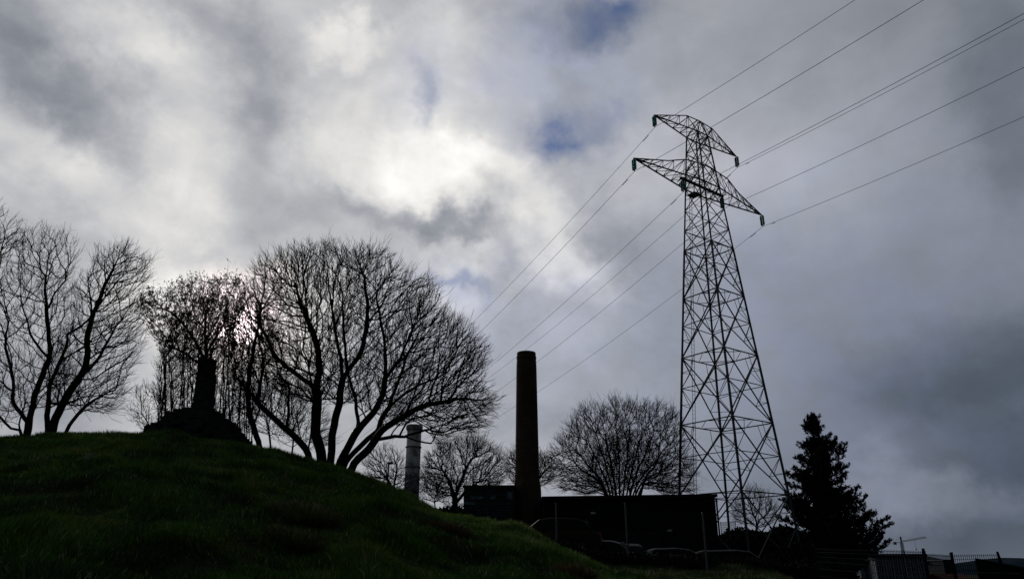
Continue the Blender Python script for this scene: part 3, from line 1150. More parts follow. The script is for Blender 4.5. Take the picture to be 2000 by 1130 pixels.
build_tree('bare_tree', 'low bare tree just over the crest behind the lamp post', 55.0,
           [([(700, 905), (720, 880), (760, 868), (788, 885), (790, 930), (760, 945), (715, 930)], 1.0)],
           [dict(p=[(775, 990), (765, 950), (740, 910)]), dict(p=[(768, 955), (775, 915), (770, 885)], on=True)],
           420, tip_r=0.011, trunk_r=0.14, bf=0.4, step=0.35, twig=0.6, ntwig=0.8, seed=17, thick=0.05, group=GB)
limbsH = []
for k, (tx, ty) in enumerate([(1100, 880), (1105, 850), (1130, 820), (1150, 800), (1175, 800), (1205, 790), (1235, 780), (1265, 790),
                              (1295, 800), (1320, 840), (1340, 880), (1110, 920), (1345, 925), (1190, 830), (1250, 820), (1300, 860)]):
    bx = 1195 + k * 3.2
    dd_ = rs.uniform(-3, 3)
    limbsH.append(dict(p=[(bx, 1012, dd_ * .2), (bx + (tx - bx) * .22, 945, dd_ * .4), (bx + (tx - bx) * .6, 965 + (ty - 965) * .55, dd_ * .8), (tx, ty, dd_)]))
build_tree('bare_tree', 'broad bushy bare tree with many radiating stems rising behind the long dark shed', 64.0,
           [([(1078, 880), (1112, 812), (1160, 788), (1230, 770), (1290, 782), (1330, 812), (1345, 870), (1368, 925), (1350, 968), (1085, 968), (1065, 915)], 1.0),
            ([(1140, 900), (1200, 840), (1270, 850), (1310, 920), (1320, 966), (1130, 966)], 0.45)],
           limbsH, 4700, tip_r=0.0145, trunk_r=0.14, bf=0.3, step=0.42, twig=1.0, ntwig=1.2, seed=18, thick=0.06, group=GB)
build_tree('bare_tree', 'small round bare tree seen through the legs of the pylon', 80.0,
           [([(1425, 1000), (1442, 965), (1480, 946), (1515, 968), (1522, 1010), (1495, 1035), (1440, 1030)], 1.0)],
           [dict(p=[(1478, 1065), (1478, 1020), (1460, 980)]), dict(p=[(1478, 1030), (1495, 985)], on=True)],
           520, tip_r=0.016, trunk_r=0.16, bf=0.4, step=0.5, twig=0.9, ntwig=0.8, seed=19, thick=0.06, group=GB)


# ------------------------------------------------------------------ conifer and hedge
def conifer():
    Y = 70.0
    rng = np.random.default_rng(40)
    th0 = P(1598, 1120, Y)
    g0 = gz(th0[0], Y)
    th = thing('pine_tree', 'dark pine with a pointed top and ragged upturned boughs at the right of the pylon', 'tree', (th0[0], Y, g0))
    tm = MB()
    top = P(1586, 812, Y)
    base_ = np.array([th0[0], Y, g0 - 0.2])
    tm.tube([base_, P(1598, 1040, Y), P(1592, 930, Y), top], [0.42, 0.36, 0.22, 0.02], 10)
    # bough tips measured round the outline, then more on the near and far sides
    tips = [(1586, 810), (1583, 818), (1590, 819), (1579, 826), (1593, 828), (1573, 835), (1600, 832), (1562, 865), (1612, 862), (1620, 848), (1632, 855), (1652, 866), (1650, 880), (1556, 893), (1640, 905), (1657, 908), (1535, 923),
            (1550, 915), (1655, 925), (1538, 945), (1655, 950), (1535, 965), (1660, 965), (1678, 950), (1672, 970), (1693, 968), (1688, 985), (1700, 1000),
            (1710, 1000), (1735, 1010), (1740, 1022), (1725, 1040), (1738, 1055), (1715, 1075), (1690, 1085), (1670, 1090), (1535, 990),
            (1528, 975), (1520, 1010), (1515, 1040), (1528, 1060), (1515, 1085), (1540, 1100), (1712, 1060), (1722, 1050), (1696, 1100), (1680, 1110), (1650, 1108), (1560, 1085),
            (1715, 1035), (1700, 1055), (1680, 1030), (1670, 1010), (1665, 990)]
    allt = [(a, b, 0.0) for a, b in tips]
    for a, b in tips:
        for _ in range(3):
            f = rng.uniform(0.15, 0.85)
            s_ = 1590 + (a - 1590) * f
            dep = math.sqrt(max(0, 1 - f * f)) * abs(a - 1590) / 1351 * Y * rng.choice([-1, 1])
            allt.append((s_, b + rng.uniform(-4, 10), dep))
    for k in range(34):
        b = rng.uniform(860, 1090)
        w = (b - 810) * 0.26
        allt.append((1592 + rng.uniform(-w, w * 1.2), b, rng.uniform(-1, 1) * w / 1351 * Y))
    bm = MB()
    AA, DD, SS = [], [], []
    for (a, b, dep) in allt:
        tip = P(a, b, Y + dep)
        # where the bough leaves the trunk: lower than its tip
        run = math.hypot(tip[0] - th0[0], dep)
        zs = tip[2] - run * 0.35
        zs = max(zs, g0 + 1.0)
        frac = (zs - base_[2]) / (top[2] - base_[2])
        frac = min(max(frac, 0.05), 0.97)
        st = base_ + (top - base_) * frac
        mid = (st + tip) / 2
        mid[2] -= run * 0.10
        prs = []
        m = max(4, int(np.linalg.norm(tip - st) / 0.18))
        for k in range(m + 1):
            t = k / m
            prs.append((1 - t) ** 2 * st + 2 * t * (1 - t) * mid + t * t * tip)
        bm.tube(prs, [0.05 * (1 - .8 * k / m) + 0.01 for k in range(m + 1)], 4, cap=False)
        prs = np.array(prs)
        dirs = np.gradient(prs, axis=0)
        dirs /= np.linalg.norm(dirs, axis=1)[:, None] + 1e-9
        for k in range(m + 1):
            t = k / m
            if t < 0.12:
                continue
            cnt = 4 if t > 0.6 else 2
            for _ in range(cnt):
                spread = 0.09 + 0.20 * (1 - t) + (0.10 if t < 0.9 else 0.0)
                AA.append(prs[k] + rng.normal(0, spread, 3) * np.array([1, 1, 0.75]))
                DD.append(dirs[k] * 0.6 + np.array([0, 0, 0.55]) + rng.normal(0, 0.3, 3))
                SS.append(rng.uniform(0.8, 1.2) * (0.34 if t < 0.9 else 0.26))
    AA, DD, SS = np.array(AA), np.array(DD), np.array(SS)
    DD /= np.linalg.norm(DD, axis=1)[:, None]
    # a tuft: bundle of narrow needles fanning round the shoot
    K = 13
    n = len(AA)
    A = np.repeat(AA, K, 0)
    S = np.repeat(SS, K)
    D = np.repeat(DD, K, 0) + rng.normal(0, 0.55, (n * K, 3))
    D /= np.linalg.norm(D, axis=1)[:, None]
    A = A + np.repeat(DD, K, 0) * (rng.uniform(-0.5, 0.5, n * K) * S)[:, None]
    X = np.cross(D, rng.normal(0, 1, (n * K, 3)))
    X /= np.linalg.norm(X, axis=1)[:, None] + 1e-9
    w = (S * 0.10)[:, None]
    tipv = A + D * (S * 0.75)[:, None]
    V = np.stack([A - X * w * 0.6, A + X * w * 0.6, A + D * (S * .5)[:, None] + X * w, tipv, A + D * (S * .5)[:, None] - X * w], 1).reshape(-1, 3)
    bb = np.arange(n * K) * 5
    F = np.stack([bb, bb + 1, bb + 2, bb, bb + 2, bb + 4, bb + 4, bb + 2, bb + 3], 1).ravel()
    tm.build('trunk', M['bark'], th, smooth=True)
    bm.build('branches', M['bark'], th)
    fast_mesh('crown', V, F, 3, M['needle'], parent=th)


conifer()


def leafy_mass(name, label, cat, pixpts, Y, depth, n, size, m, seed, group=None):
    """hedge or bush: leaf cards through the volume under a measured outline, on a few stems"""
    rng = np.random.default_rng(seed)
    xs = np.array([p[0] for p in pixpts], float)
    ys = np.array([p[1] for p in pixpts], float)
    px = rng.uniform(xs.min(), xs.max(), n)
    topy = np.interp(px, xs, ys)
    dep = rng.uniform(-1, 1, n) * depth
    V0 = np.array([P(a, b, Y) for a, b in zip(px, topy)])
    x = V0[:, 0]
    y = np.full(n, Y) + dep
    g = ground(x, y)
    hgt = np.maximum(V0[:, 2] - g, 0.3) * np.sqrt(np.maximum(1 - (dep / depth) ** 2 * 0.6, 0.05))
    z = g + hgt * (1 - rng.uniform(0, 1, n) ** 1.8) + rng.normal(0, size * 0.4, n)
    A = np.stack([x, y, z], 1)
    D = rng.normal(0, 1, (n, 3)) + np.array([0, 0, 0.5])
    D /= np.linalg.norm(D, axis=1)[:, None]
    X = np.cross(D, rng.normal(0, 1, (n, 3)))
    X /= np.linalg.norm(X, axis=1)[:, None] + 1e-9
    S = (size * rng.uniform(0.6, 1.4, n))[:, None]
    V = np.stack([A, A + D * S * .5 + X * S * .3, A + D * S, A + D * S * .5 - X * S * .3], 1).reshape(-1, 3)
    bb = np.arange(n) * 4
    F = np.stack([bb, bb + 1, bb + 2, bb + 3], 1).ravel()
    c = P(xs.mean(), ys.mean(), Y)
    th = thing(name, label, cat, (c[0], Y, gz(c[0], Y)), group)
    fast_mesh('foliage', V, F, 4, m, parent=th)
    for k in range(9):
        sm = MB()
        xx = xs.min() + (xs.max() - xs.min()) * (k + .5) / 9
        tp = P(xx, np.interp(xx, xs, ys) + 4, Y)
        sm.tube([(tp[0], Y, gz(tp[0], Y) - .1), (tp[0] + .1, Y, (tp[2] + gz(tp[0], Y)) / 2), tp], [0.04, 0.03, 0.01], 5)
        sm.build('stem', M['bark'], th)
    return th


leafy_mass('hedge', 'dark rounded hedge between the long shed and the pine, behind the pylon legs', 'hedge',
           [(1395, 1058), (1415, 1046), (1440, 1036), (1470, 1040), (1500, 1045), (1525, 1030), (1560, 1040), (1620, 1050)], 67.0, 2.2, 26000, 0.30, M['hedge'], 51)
leafy_mass('bush', 'low dark bush at the foot of the pine in front of the distant grid-fronted building', 'bush',
           [(1500, 1085), (1540, 1070), (1580, 1062), (1620, 1080), (1650, 1112), (1662, 1128)], 62.0, 2.0, 9000, 0.28, M['hedge'], 52)
leafy_mass('bush', 'dark scrubby bush on the left flank of the block-walled outbuilding, behind the mound', 'bush',
           [(845, 1000), (870, 992), (900, 990), (930, 998)], 50.0, 1.0, 3000, 0.2, M['hedge'], 53)

leafy_mass('bramble', 'low dark bramble bank between the mound and the parked cars', 'bramble',
           [(1080, 1058), (1110, 1062), (1135, 1072), (1160, 1084), (1185, 1082), (1215, 1092), (1250, 1096), (1300, 1096), (1350, 1099), (1390, 1104)], 29.0, 0.9, 12000, 0.11, M['hedge'], 54)
leafy_mass('bramble', 'ragged dark brambles under the pylon, beside the long estate car', 'bramble',
           [(1370, 1100), (1420, 1098), (1470, 1103), (1500, 1096), (1540, 1101), (1580, 1096), (1620, 1104)], 30.0, 0.8, 6000, 0.12, M['hedge'], 55)
# ------------------------------------------------------------------ stone stack on the crest
Ys = 19.6
c0 = P(385, 850, Ys)
g = gz(c0[0], Ys)
st = thing('stone_stack', 'squat black stone stack on a sloping rubble base at the top of the mound', 'stone stack', (c0[0], Ys, g))
bb = MB()
rb = random.Random(9)
prof = [(283, 880), (293, 850), (312, 830), (334, 817), (352, 806), (372, 798), (418, 803), (438, 817), (455, 832), (468, 850), (478, 868)]
zb0 = g - 0.2
pX = [P(a, b, Ys)[0] for a, b in prof]
pZ = [P(a, b, Ys)[2] for a, b in prof]
for k in range(620):         # heaped rubble following the sloping outline
    x = rb.uniform(pX[0], pX[-1])
    zt_ = np.interp(x, pX, pZ)
    zt2_ = zt_ - rb.random() ** 1.5 * max(zt_ - zb0, .1)
    hd = 0.2 + 0.9 * min(1.0, (zt_ - zt2_ + 0.15) / 0.9)
    s_ = rb.uniform(0.14, 0.27)
    a1, a2 = rb.uniform(-.35, .35), rb.uniform(0, 3.1)
    ax_ = np.array([[math.cos(a2), math.sin(a2), a1], [-math.sin(a2), math.cos(a2), -a1 * .5], [0, 0, 1.0]])
    ax_ = np.array([v_ / np.linalg.norm(v_) for v_ in ax_])
    bb.box((x, Ys + rb.uniform(-hd, hd), zt2_ - s_ * .3), (s_ * 1.3, s_, s_ * .6), ax_)
bb.prism([(pX[i], Ys - .55, pZ[i] - .12) for i in range(len(pX))], (0, 1.1, 0))
bb.build('base', M['stone'], st)
sh = MB()
zz = P(400, 812, Ys)[2]
ztop = P(400, 702, Ys)[2]
xc0, xc1 = P(397, 803, Ys)[0], P(402, 727, Ys)[0]
nrow = 12
for k in range(nrow):
    z0 = zz + (ztop - zz) * k / nrow
    z1 = zz + (ztop - zz) * (k + 1) / nrow
    xc = xc0 + (xc1 - xc0) * k / nrow
    w = 0.44 - 0.008 * k + rb.uniform(-.015, .015)
    sh.box((xc, Ys, (z0 + z1) / 2), (w, w, z1 - z0 - 0.006))
sh.build('shaft', M['stone'], st)


# ------------------------------------------------------------------ chimneys and outbuildings
def pxr(px0, px1, py, Y):
    return (P(px1, py, Y)[0] - P(px0, py, Y)[0]) / 2


Yc = 55.0
xm = P(1029.5, 900, Yc)[0]
gch = gz(xm, Yc)
ch = thing('brick_chimney', 'tall tapering round brown brick chimney beside the block-walled outbuilding', 'chimney', (xm, Yc, gch))
zt = P(1029, 689, Yc)[2]
zm = P(1029, 925, Yc)[2]
zp = P(1029, 950, Yc)[2]
cm = MB()
r_t, r_m = pxr(1010.5, 1048, 690, Yc), pxr(1005.5, 1052.5, 925, Yc)
cm.lathe((xm, Yc, 0), [(r_m * 1.02, zp - 0.3), (r_m, zm), (r_t * 1.04, zt - 1.0), (r_t * 1.0, zt - 0.5)], 32)
cm.build('shaft', M['brick_brown'], ch, smooth=False)
cp = MB()
cp.lathe((xm, Yc, 0), [(r_t * 1.03, zt - 0.5), (r_t * 1.03, zt - 0.32), (r_t * 0.99, zt - 0.30), (r_t * 0.98, zt), (r_t * 0.72, zt), (r_t * .72, zt - 0.4)], 32)
cp.build('rim', M['brick_brown'], ch)
pm = MB()
r_b = pxr(1001, 1057, 985, Yc) * 1.04
pm.lathe((xm, Yc, 0), [(r_b * 1.05, gch - 0.3), (r_b, zp - 0.35), (r_b * 0.98, zp), (r_m * 1.0, zm - 0.1)], 8, R(22.5))
pm.build('plinth', M['brick_brown'], ch)

Yo = 53.0
ob = thing('outbuilding', 'low block-walled outbuilding with faint pale panes left of the tall brick chimney', 'building',
           (P(953, 1000, Yo)[0], Yo, gz(P(953, 1000, Yo)[0], Yo)))
x0, x1 = P(905, 990, Yo)[0], P(1006, 990, Yo)[0]
zr_ = P(950, 951, Yo)[2]
gl = gz(x0, Yo) - 0.3
m = MB()
m.box(((x0 + x1) / 2, Yo + 2.5, (zr_ + gl) / 2), (x1 - x0, 5, zr_ - gl))
m.build('wall', M['blocks'], ob)
m = MB()
m.box(((x0 + x1) / 2, Yo + 2.45, zr_ + 0.07), (x1 - x0 + 0.12, 5.2, 0.14))
m.build('roof', M['roof'], ob)
for (a, b, c, d) in ((918, 968, 943, 974), (958, 968, 968, 974), (990, 960, 1001, 974), (906, 979, 930, 985), (935, 1008, 958, 1014)):
    A = P(a, b, Yo - 0.03)
    B = P(c, d, Yo - 0.03)
    m = MB()
    nn = max(1, int(round((c - a) / 8)))
    for k in range(nn):
        w = (B[0] - A[0]) / nn
        m.box((A[0] + w * (k + .5), Yo - 0.02, (A[2] + B[2]) / 2), (w, 0.05, abs(A[2] - B[2]) - 0.03 * (k % 2)))
    m.build('pane', M['teal'], ob)

Yk = 60.0
xm2 = P(806.5, 900, Yk)[0]
g2 = gz(xm2, Yk)
c2 = thing('concrete_chimney', 'small pale weathered chimney with an overhanging cap, seen through the branches of the largest tree', 'chimney', (xm2, Yk, g2))
zt2 = P(808, 830, Yk)[2]
m = MB()
ra, rb_ = pxr(795, 823, 845, Yk), pxr(790.5, 819, 955, Yk) * 1.04
m.lathe((xm2, Yk, 0), [(rb_ * 1.12, g2 - 0.3), (rb_, P(806, 960, Yk)[2]), (ra, zt2 - 0.45)], 28)
m.build('shaft', M['conc'], c2, smooth=True)
m = MB()
m.lathe((xm2, Yk, 0), [(ra * 1.0, zt2 - 0.45), (ra * 1.16, zt2 - 0.36), (ra * 1.18, zt2 - 0.1), (ra * 1.04, zt2), (ra * .7, zt2), (ra * .7, zt2 - .3)], 28)
m.build('cap', M['conc'], c2)
for yy in (873, 912):
    zb_ = P(806, yy, Yk)[2]
    rr_ = ra + (rb_ - ra) * (yy - 845) / 110 + 0.03
    m = MB()
    m.lathe((xm2, Yk, 0), [(rr_, zb_ - .05), (rr_ + .03, zb_ - .04), (rr_ + .03, zb_ + .04), (rr_, zb_ + .05)], 28)
    m.build('band', M['band'], c2)

# long dark shed
Yd = 51.0
xa, xb = P(1062, 1000, Yd)[0], P(1399, 1000, Yd)[0]
za, zb = P(1061, 974, Yd)[2], P(1396, 969, Yd)[2]
gs = min(gz(xa, Yd), gz(xb, Yd)) - 0.5
shd = thing('shed', 'long flat-roofed black shed in front of the broad bushy tree', 'building', ((xa + xb) / 2, Yd, gs + .5))
m = MB()
nr = 88
for k in range(nr):          # profiled sheet cladding
    xx0 = xa + (xb - xa) * k / nr
    xx1 = xa + (xb - xa) * (k + 1) / nr
    t = (k + .5) / nr
    zz_ = za + (zb - za) * t
    m.box(((xx0 + xx1) / 2, Yd + 4 + (0.02 if k % 2 else 0), (zz_ + gs) / 2), (xx1 - xx0, 8, zz_ - gs))
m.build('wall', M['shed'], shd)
m = MB()
ov = 0.12
m.prism([(xa - ov, Yd - 0.25, za - 0.02), (xb + ov, Yd - 0.25, zb - 0.02), (xb + ov, Yd - .25, zb + 0.16), (xa - ov, Yd - .25, za + 0.16)], (0, 8.5, 0))
m.build('roof', M['roof'], shd)
m = MB()
m.tube([(xb + .05, Yd - .12, zb - .1), (xb + .05, Yd - .12, gs + .3)], 0.06, 8)
for k in range(4):
    zc_ = zb - .3 - k * 1.1
    m.box((xb + .05, Yd - .1, zc_), (0.17, 0.17, 0.05))
m.build('downpipe', M['roof'], shd)
for (a, b) in ((1158, 1001), (1308, 1035)):
    q0 = P(a, b, Yd - 0.1)
    l = MB()
    l.prism([(q0[0] - .17, Yd - .003, q0[2] - .06), (q0[0] + .17, Yd - .003, q0[2] - .06), (q0[0] + .13, Yd - .003, q0[2] + .06), (q0[0] - .13, Yd - .003, q0[2] + .06)], (0, -0.18, 0))
    l.build('wall_lamp', M['clear'], shd)
for (a, b) in ((1100, 1.9), (1245, 2.9)):
    q0 = P(a, 1040, Yd)
    m = MB()
    m.box((q0[0], Yd - .03, gs + .5 + 1.05), (b, 0.05, 2.1))
    m.build('door', M['roof'], shd)

# boundary wall joining mound and outbuilding
Yw = 58.0
w0, w1 = P(850, 996, Yw), P(1075, 996, Yw)
m = MB()
n_ = 12
for k in range(n_):
    xx = w0[0] + (w1[0] - w0[0]) * (k + .5) / n_
    m.box((xx, Yw, (P(960, 993, Yw)[2] + 0.5) / 2 + rb.uniform(-.01, .01)), ((w1[0] - w0[0]) / n_ - .006, 0.3, P(960, 993, Yw)[2] - 0.5))
o = m.build('boundary_wall', M['stone'], origin=(w0[0], Yw, 2.0))
tag(o, 'low dark stone wall running behind the block-walled outbuilding', 'wall')


# ------------------------------------------------------------------ pylon
CX, CY, TA = 18.367, 63.38, 0.6476
uu = np.array([math.cos(TA), math.sin(TA), 0])
vv = np.array([-uu[1], uu[0], 0])
CC = np.array([CX, CY, 0])


def T(t, o, z):
    return CC + uu * t + vv * o + np.array([0, 0, z])


def hw(z):
    a = 7.23 - 0.1391 * z
    return max(a, 0) / 2 if z < 41.6 else 0.72


def corner(i, z):
    s = [(-1, -1), (1, -1), (1, 1), (-1, 1)][i % 4]
    h = hw(z)
    return T(s[0] * h, s[1] * h, z)


zbase = gz(CX, CY)
py = thing('electricity_pylon', 'tall steel lattice pylon with two pairs of cross-arms, left of the dark pine', 'pylon', (CX, CY, zbase))
for i in range(4):
    m = MB()
    c_b = corner(i, 1.5)
    m.lbar(corner(i, gz(c_b[0], c_b[1]) - 0.4), corner(i, 19.05), 0.17)
    m.lbar(corner(i, 19.05), corner(i, 29.35), 0.15)
    m.lbar(corner(i, 29.35), corner(i, 41.6), 0.12)
    m.build('leg', M['steel'], py)
lev = [1.3, 7.2, 13.1, 19.05, 24.6, 29.35]
mids = [None, 10.3, 16.3, 22.0, 27.1]
for f in range(4):
    m = MB()
    for k in range(len(lev) - 1):
        z0, z1 = lev[k], lev[k + 1]
        a0, b0, a1, b1 = corner(f, z0), corner(f + 1, z0), corner(f, z1), corner(f + 1, z1)
        m.lbar(a0, b1, 0.095 if k else 0.085)
        m.lbar(b0, a1, 0.095 if k else 0.085)
        m.lbar(a1, b1, 0.095)
        w0_, w1_ = np.linalg.norm(b0 - a0), np.linalg.norm(b1 - a1)
        tx = w0_ / (w0_ + w1_)
        X = a0 + (b1 - a0) * tx
        zx = X[2]
        if mids[k] is not None:
            m.lbar(corner(f, mids[k]), X, 0.07)
            m.lbar(corner(f + 1, mids[k]), X, 0.07)
            # redundant bracing between leg and diagonals
            for (lf, dg0, dg1) in ((f, a0, b1), (f + 1, b0, a1)):
                # lower half: diagonal starts at this leg
                q1 = dg0 + (dg1 - dg0) * tx * 0.5
                m.lbar(corner(lf, z0 + (mids[k] - z0) * 0.55), q1, 0.045)
                m.lbar(corner(lf, mids[k]), q1, 0.045)
            for (lf, dg0, dg1) in ((f, b0, a1), (f + 1, a0, b1)):
                q2 = dg0 + (dg1 - dg0) * (tx + (1 - tx) * 0.55)
                m.lbar(corner(lf, z1 - (z1 - mids[k]) * 0.5), q2, 0.045)
                m.lbar(corner(lf, mids[k]), q2, 0.045)
                # hip member from the belt down to the diagonal
                mm = (a1 + b1) / 2
                m.lbar(mm * 0.55 + (a1 if lf == f else b1) * 0.45, q2, 0.04)
        else:
            q1 = X
            zz1 = 4.6
            m.lbar(corner(f, zz1), a0 + (b1 - a0) * tx * .55, 0.045)
            m.lbar(corner(f + 1, zz1), b0 + (a1 - b0) * tx * .55, 0.045)
            m.lbar(corner(f, zz1 + 1.2), b0 + (a1 - b0) * .75, 0.045)
            m.lbar(corner(f + 1, zz1 + 1.2), a0 + (b1 - a0) * .75, 0.045)
    m.build('lower_bracing', M['steel'], py)
    m = MB()
    lv2 = [29.35, 31.35, 33.5, 35.8, 37.75, 39.7, 41.6]
    for k in range(len(lv2) - 1):
        z0, z1 = lv2[k], lv2[k + 1]
        a0, b0, a1, b1 = corner(f, z0), corner(f + 1, z0), corner(f, z1), corner(f + 1, z1)
        m.lbar(a0, b1, 0.07)
        m.lbar(b0, a1, 0.07)
        if k != 1:
            m.lbar(a1, b1, 0.06)
        zmid = (z0 + z1) / 2
        X = (a0 + b1) / 2 * .5 + (b0 + a1) / 2 * .5
        m.lbar(corner(f, zmid), X, 0.035)
    m.build('upper_bracing', M['steel'], py)
for z in (7.2, 13.1, 19.05, 24.6, 29.35, 35.8, 41.6):
    m = MB()
    mp = [(corner(i, z) + corner(i + 1, z)) / 2 for i in range(4)]
    for i in range(4):
        m.lbar(mp[i], mp[(i + 1) % 4], 0.055)
    if z in (19.05, 29.35):
        m.lbar(corner(0, z), corner(2, z), 0.055)
    m.build('plan_bracing', M['steel'], py)


def arm(name, tipt, zb, top_nodes, voff, w, npan):
    """one pair of cross-arms: two bottom chords meeting at each tip, one top chord, lattice between"""
    m = MB()
    hb = hw(zb) if zb < 41.59 else hw(41.5)
    for sgn in (-1, 1):
        tip = T(sgn * tipt, 0, zb)
        rn, rf = T(sgn * hb, -hb, zb), T(sgn * hb, hb, zb)
        m.lbar(rn, tip, w)
        m.lbar(rf, tip, w * 1.1)
        topc = [T(sgn * t, o, z) for (t, o, z) in top_nodes] + [tip]
        for a, b in zip(topc[:-1], topc[1:]):
            m.lbar(a, b, w * 0.85)
        # points along chords
        full = [np.linalg.norm(b - a) for a, b in zip(topc[:-1], topc[1:])]
        tot = sum(full)

        def on_top(s):
            d = s * tot
            for a, b, l in zip(topc[:-1], topc[1:], full):
                if d <= l:
                    return a + (b - a) * d / l
                d -= l
            return topc[-1]
        prev_t = None
        for k in range(npan + 1):
            s = k / (npan + .6)
            n_ = rn + (tip - rn) * s
            f_ = rf + (tip - rf) * s
            t_ = on_top(0.30 * (1 - s) + s if False else max(s, 0.0) * 0.92 + 0.06)
            m.lbar(n_, f_, 0.05)
            m.lbar(n_, t_, 0.045)
            m.lbar(f_, t_, 0.045)
            if prev_t is not None:
                pn, pf, pt = prev_t
                m.lbar(pn, f_, 0.05)
                m.lbar(pt, n_, 0.05)
                m.lbar(pt, f_, 0.05)
            prev_t = (n_, f_, t_)
        # bottom chord strut across the body
    m.lbar(T(-hb, -hb, zb), T(hb, -hb, zb), w)
    m.lbar(T(-hb, hb, zb), T(hb, hb, zb), w * 1.1)
    m.build(name, M['steel'], py)


arm('upper_crossarm', 6.2, 41.6, [(0, -.5, 43.15), (1.95, -.5, 43.0)], -.5, 0.10, 4)
arm('lower_crossarm', 9.4, 35.8, [(0, -.85, 37.85), (1.0, -.85, 37.8), (3.1, -.8, 37.55), (5.2, -.4, 36.85)], -.8, 0.11, 6)
m = MB()
pk = T(0, -.5, 43.15)
for i in range(4):
    m.lbar(corner(i, 41.59), pk, 0.09)
for s in (-1, 1):
    for i in ((0, 3) if s < 0 else (1, 2)):
        m.lbar(corner(i, 41.59), T(s * 1.95, -.5, 43.0), 0.06)
        m.lbar(corner(i, 40.6), T(s * 1.95, -.5, 43.0) * .5 + corner(i, 41.59) * .5, 0.04)
m.lbar(T(1.95, -.5, 43.0), corner(0, 39.8), 0.11)
m.build('peak', M['steel'], py)
m = MB()
m.lbar(T(-3.15, 0, 35.95), T(3.1, 0, 35.95), 0.26, 0.22)
for s in (-1, 1):
    m.lbar(T(s * 2.9, 0, 35.95), T(s * 2.9, -.62, 35.85), 0.08)
    m.lbar(T(s * 2.9, 0, 35.95), T(s * 2.9, .62, 35.85), 0.08)
m.build('inner_beam', M['steel'], py)
m = MB()
m.prism([T(-1.1, .1, 35.15), T(-.05, .1, 35.15), T(-.05, 1.1, 35.15), T(-1.1, 1.1, 35.15)], (0, 0, 0.06))
for a, b in ((-1.1, .1), (-.05, .1), (-.05, 1.1), (-1.1, 1.1)):
    m.lbar(T(a, b, 35.15), T(a, b, 35.75), 0.04)
m.build('platform', M['steel'], py)
m = MB()
# access ladder up the far left face
for s in (-.17, .17):
    m.lbar(T(-hw(1.5) * .35 + s, hw(1.5), 1.5), T(-hw(35.5) * .35 + s, hw(35.5), 35.5), 0.035)
for k in range(95):
    z = 2 + k * .35
    m.lbar(T(-hw(z) * .35 - .17, hw(z), z), T(-hw(z) * .35 + .17, hw(z), z), 0.022)
m.build('ladder', M['steel'], py)
for i in range(4):
    m = MB()
    c_ = corner(i, 1.4)
    gg = gz(c_[0], c_[1])
    m.lathe((c_[0], c_[1], gg), [(0.5, -0.5), (0.5, .12), (0.38, .3), (0.3, .32)], 12)
    m.build('footing', M['conc'], py)

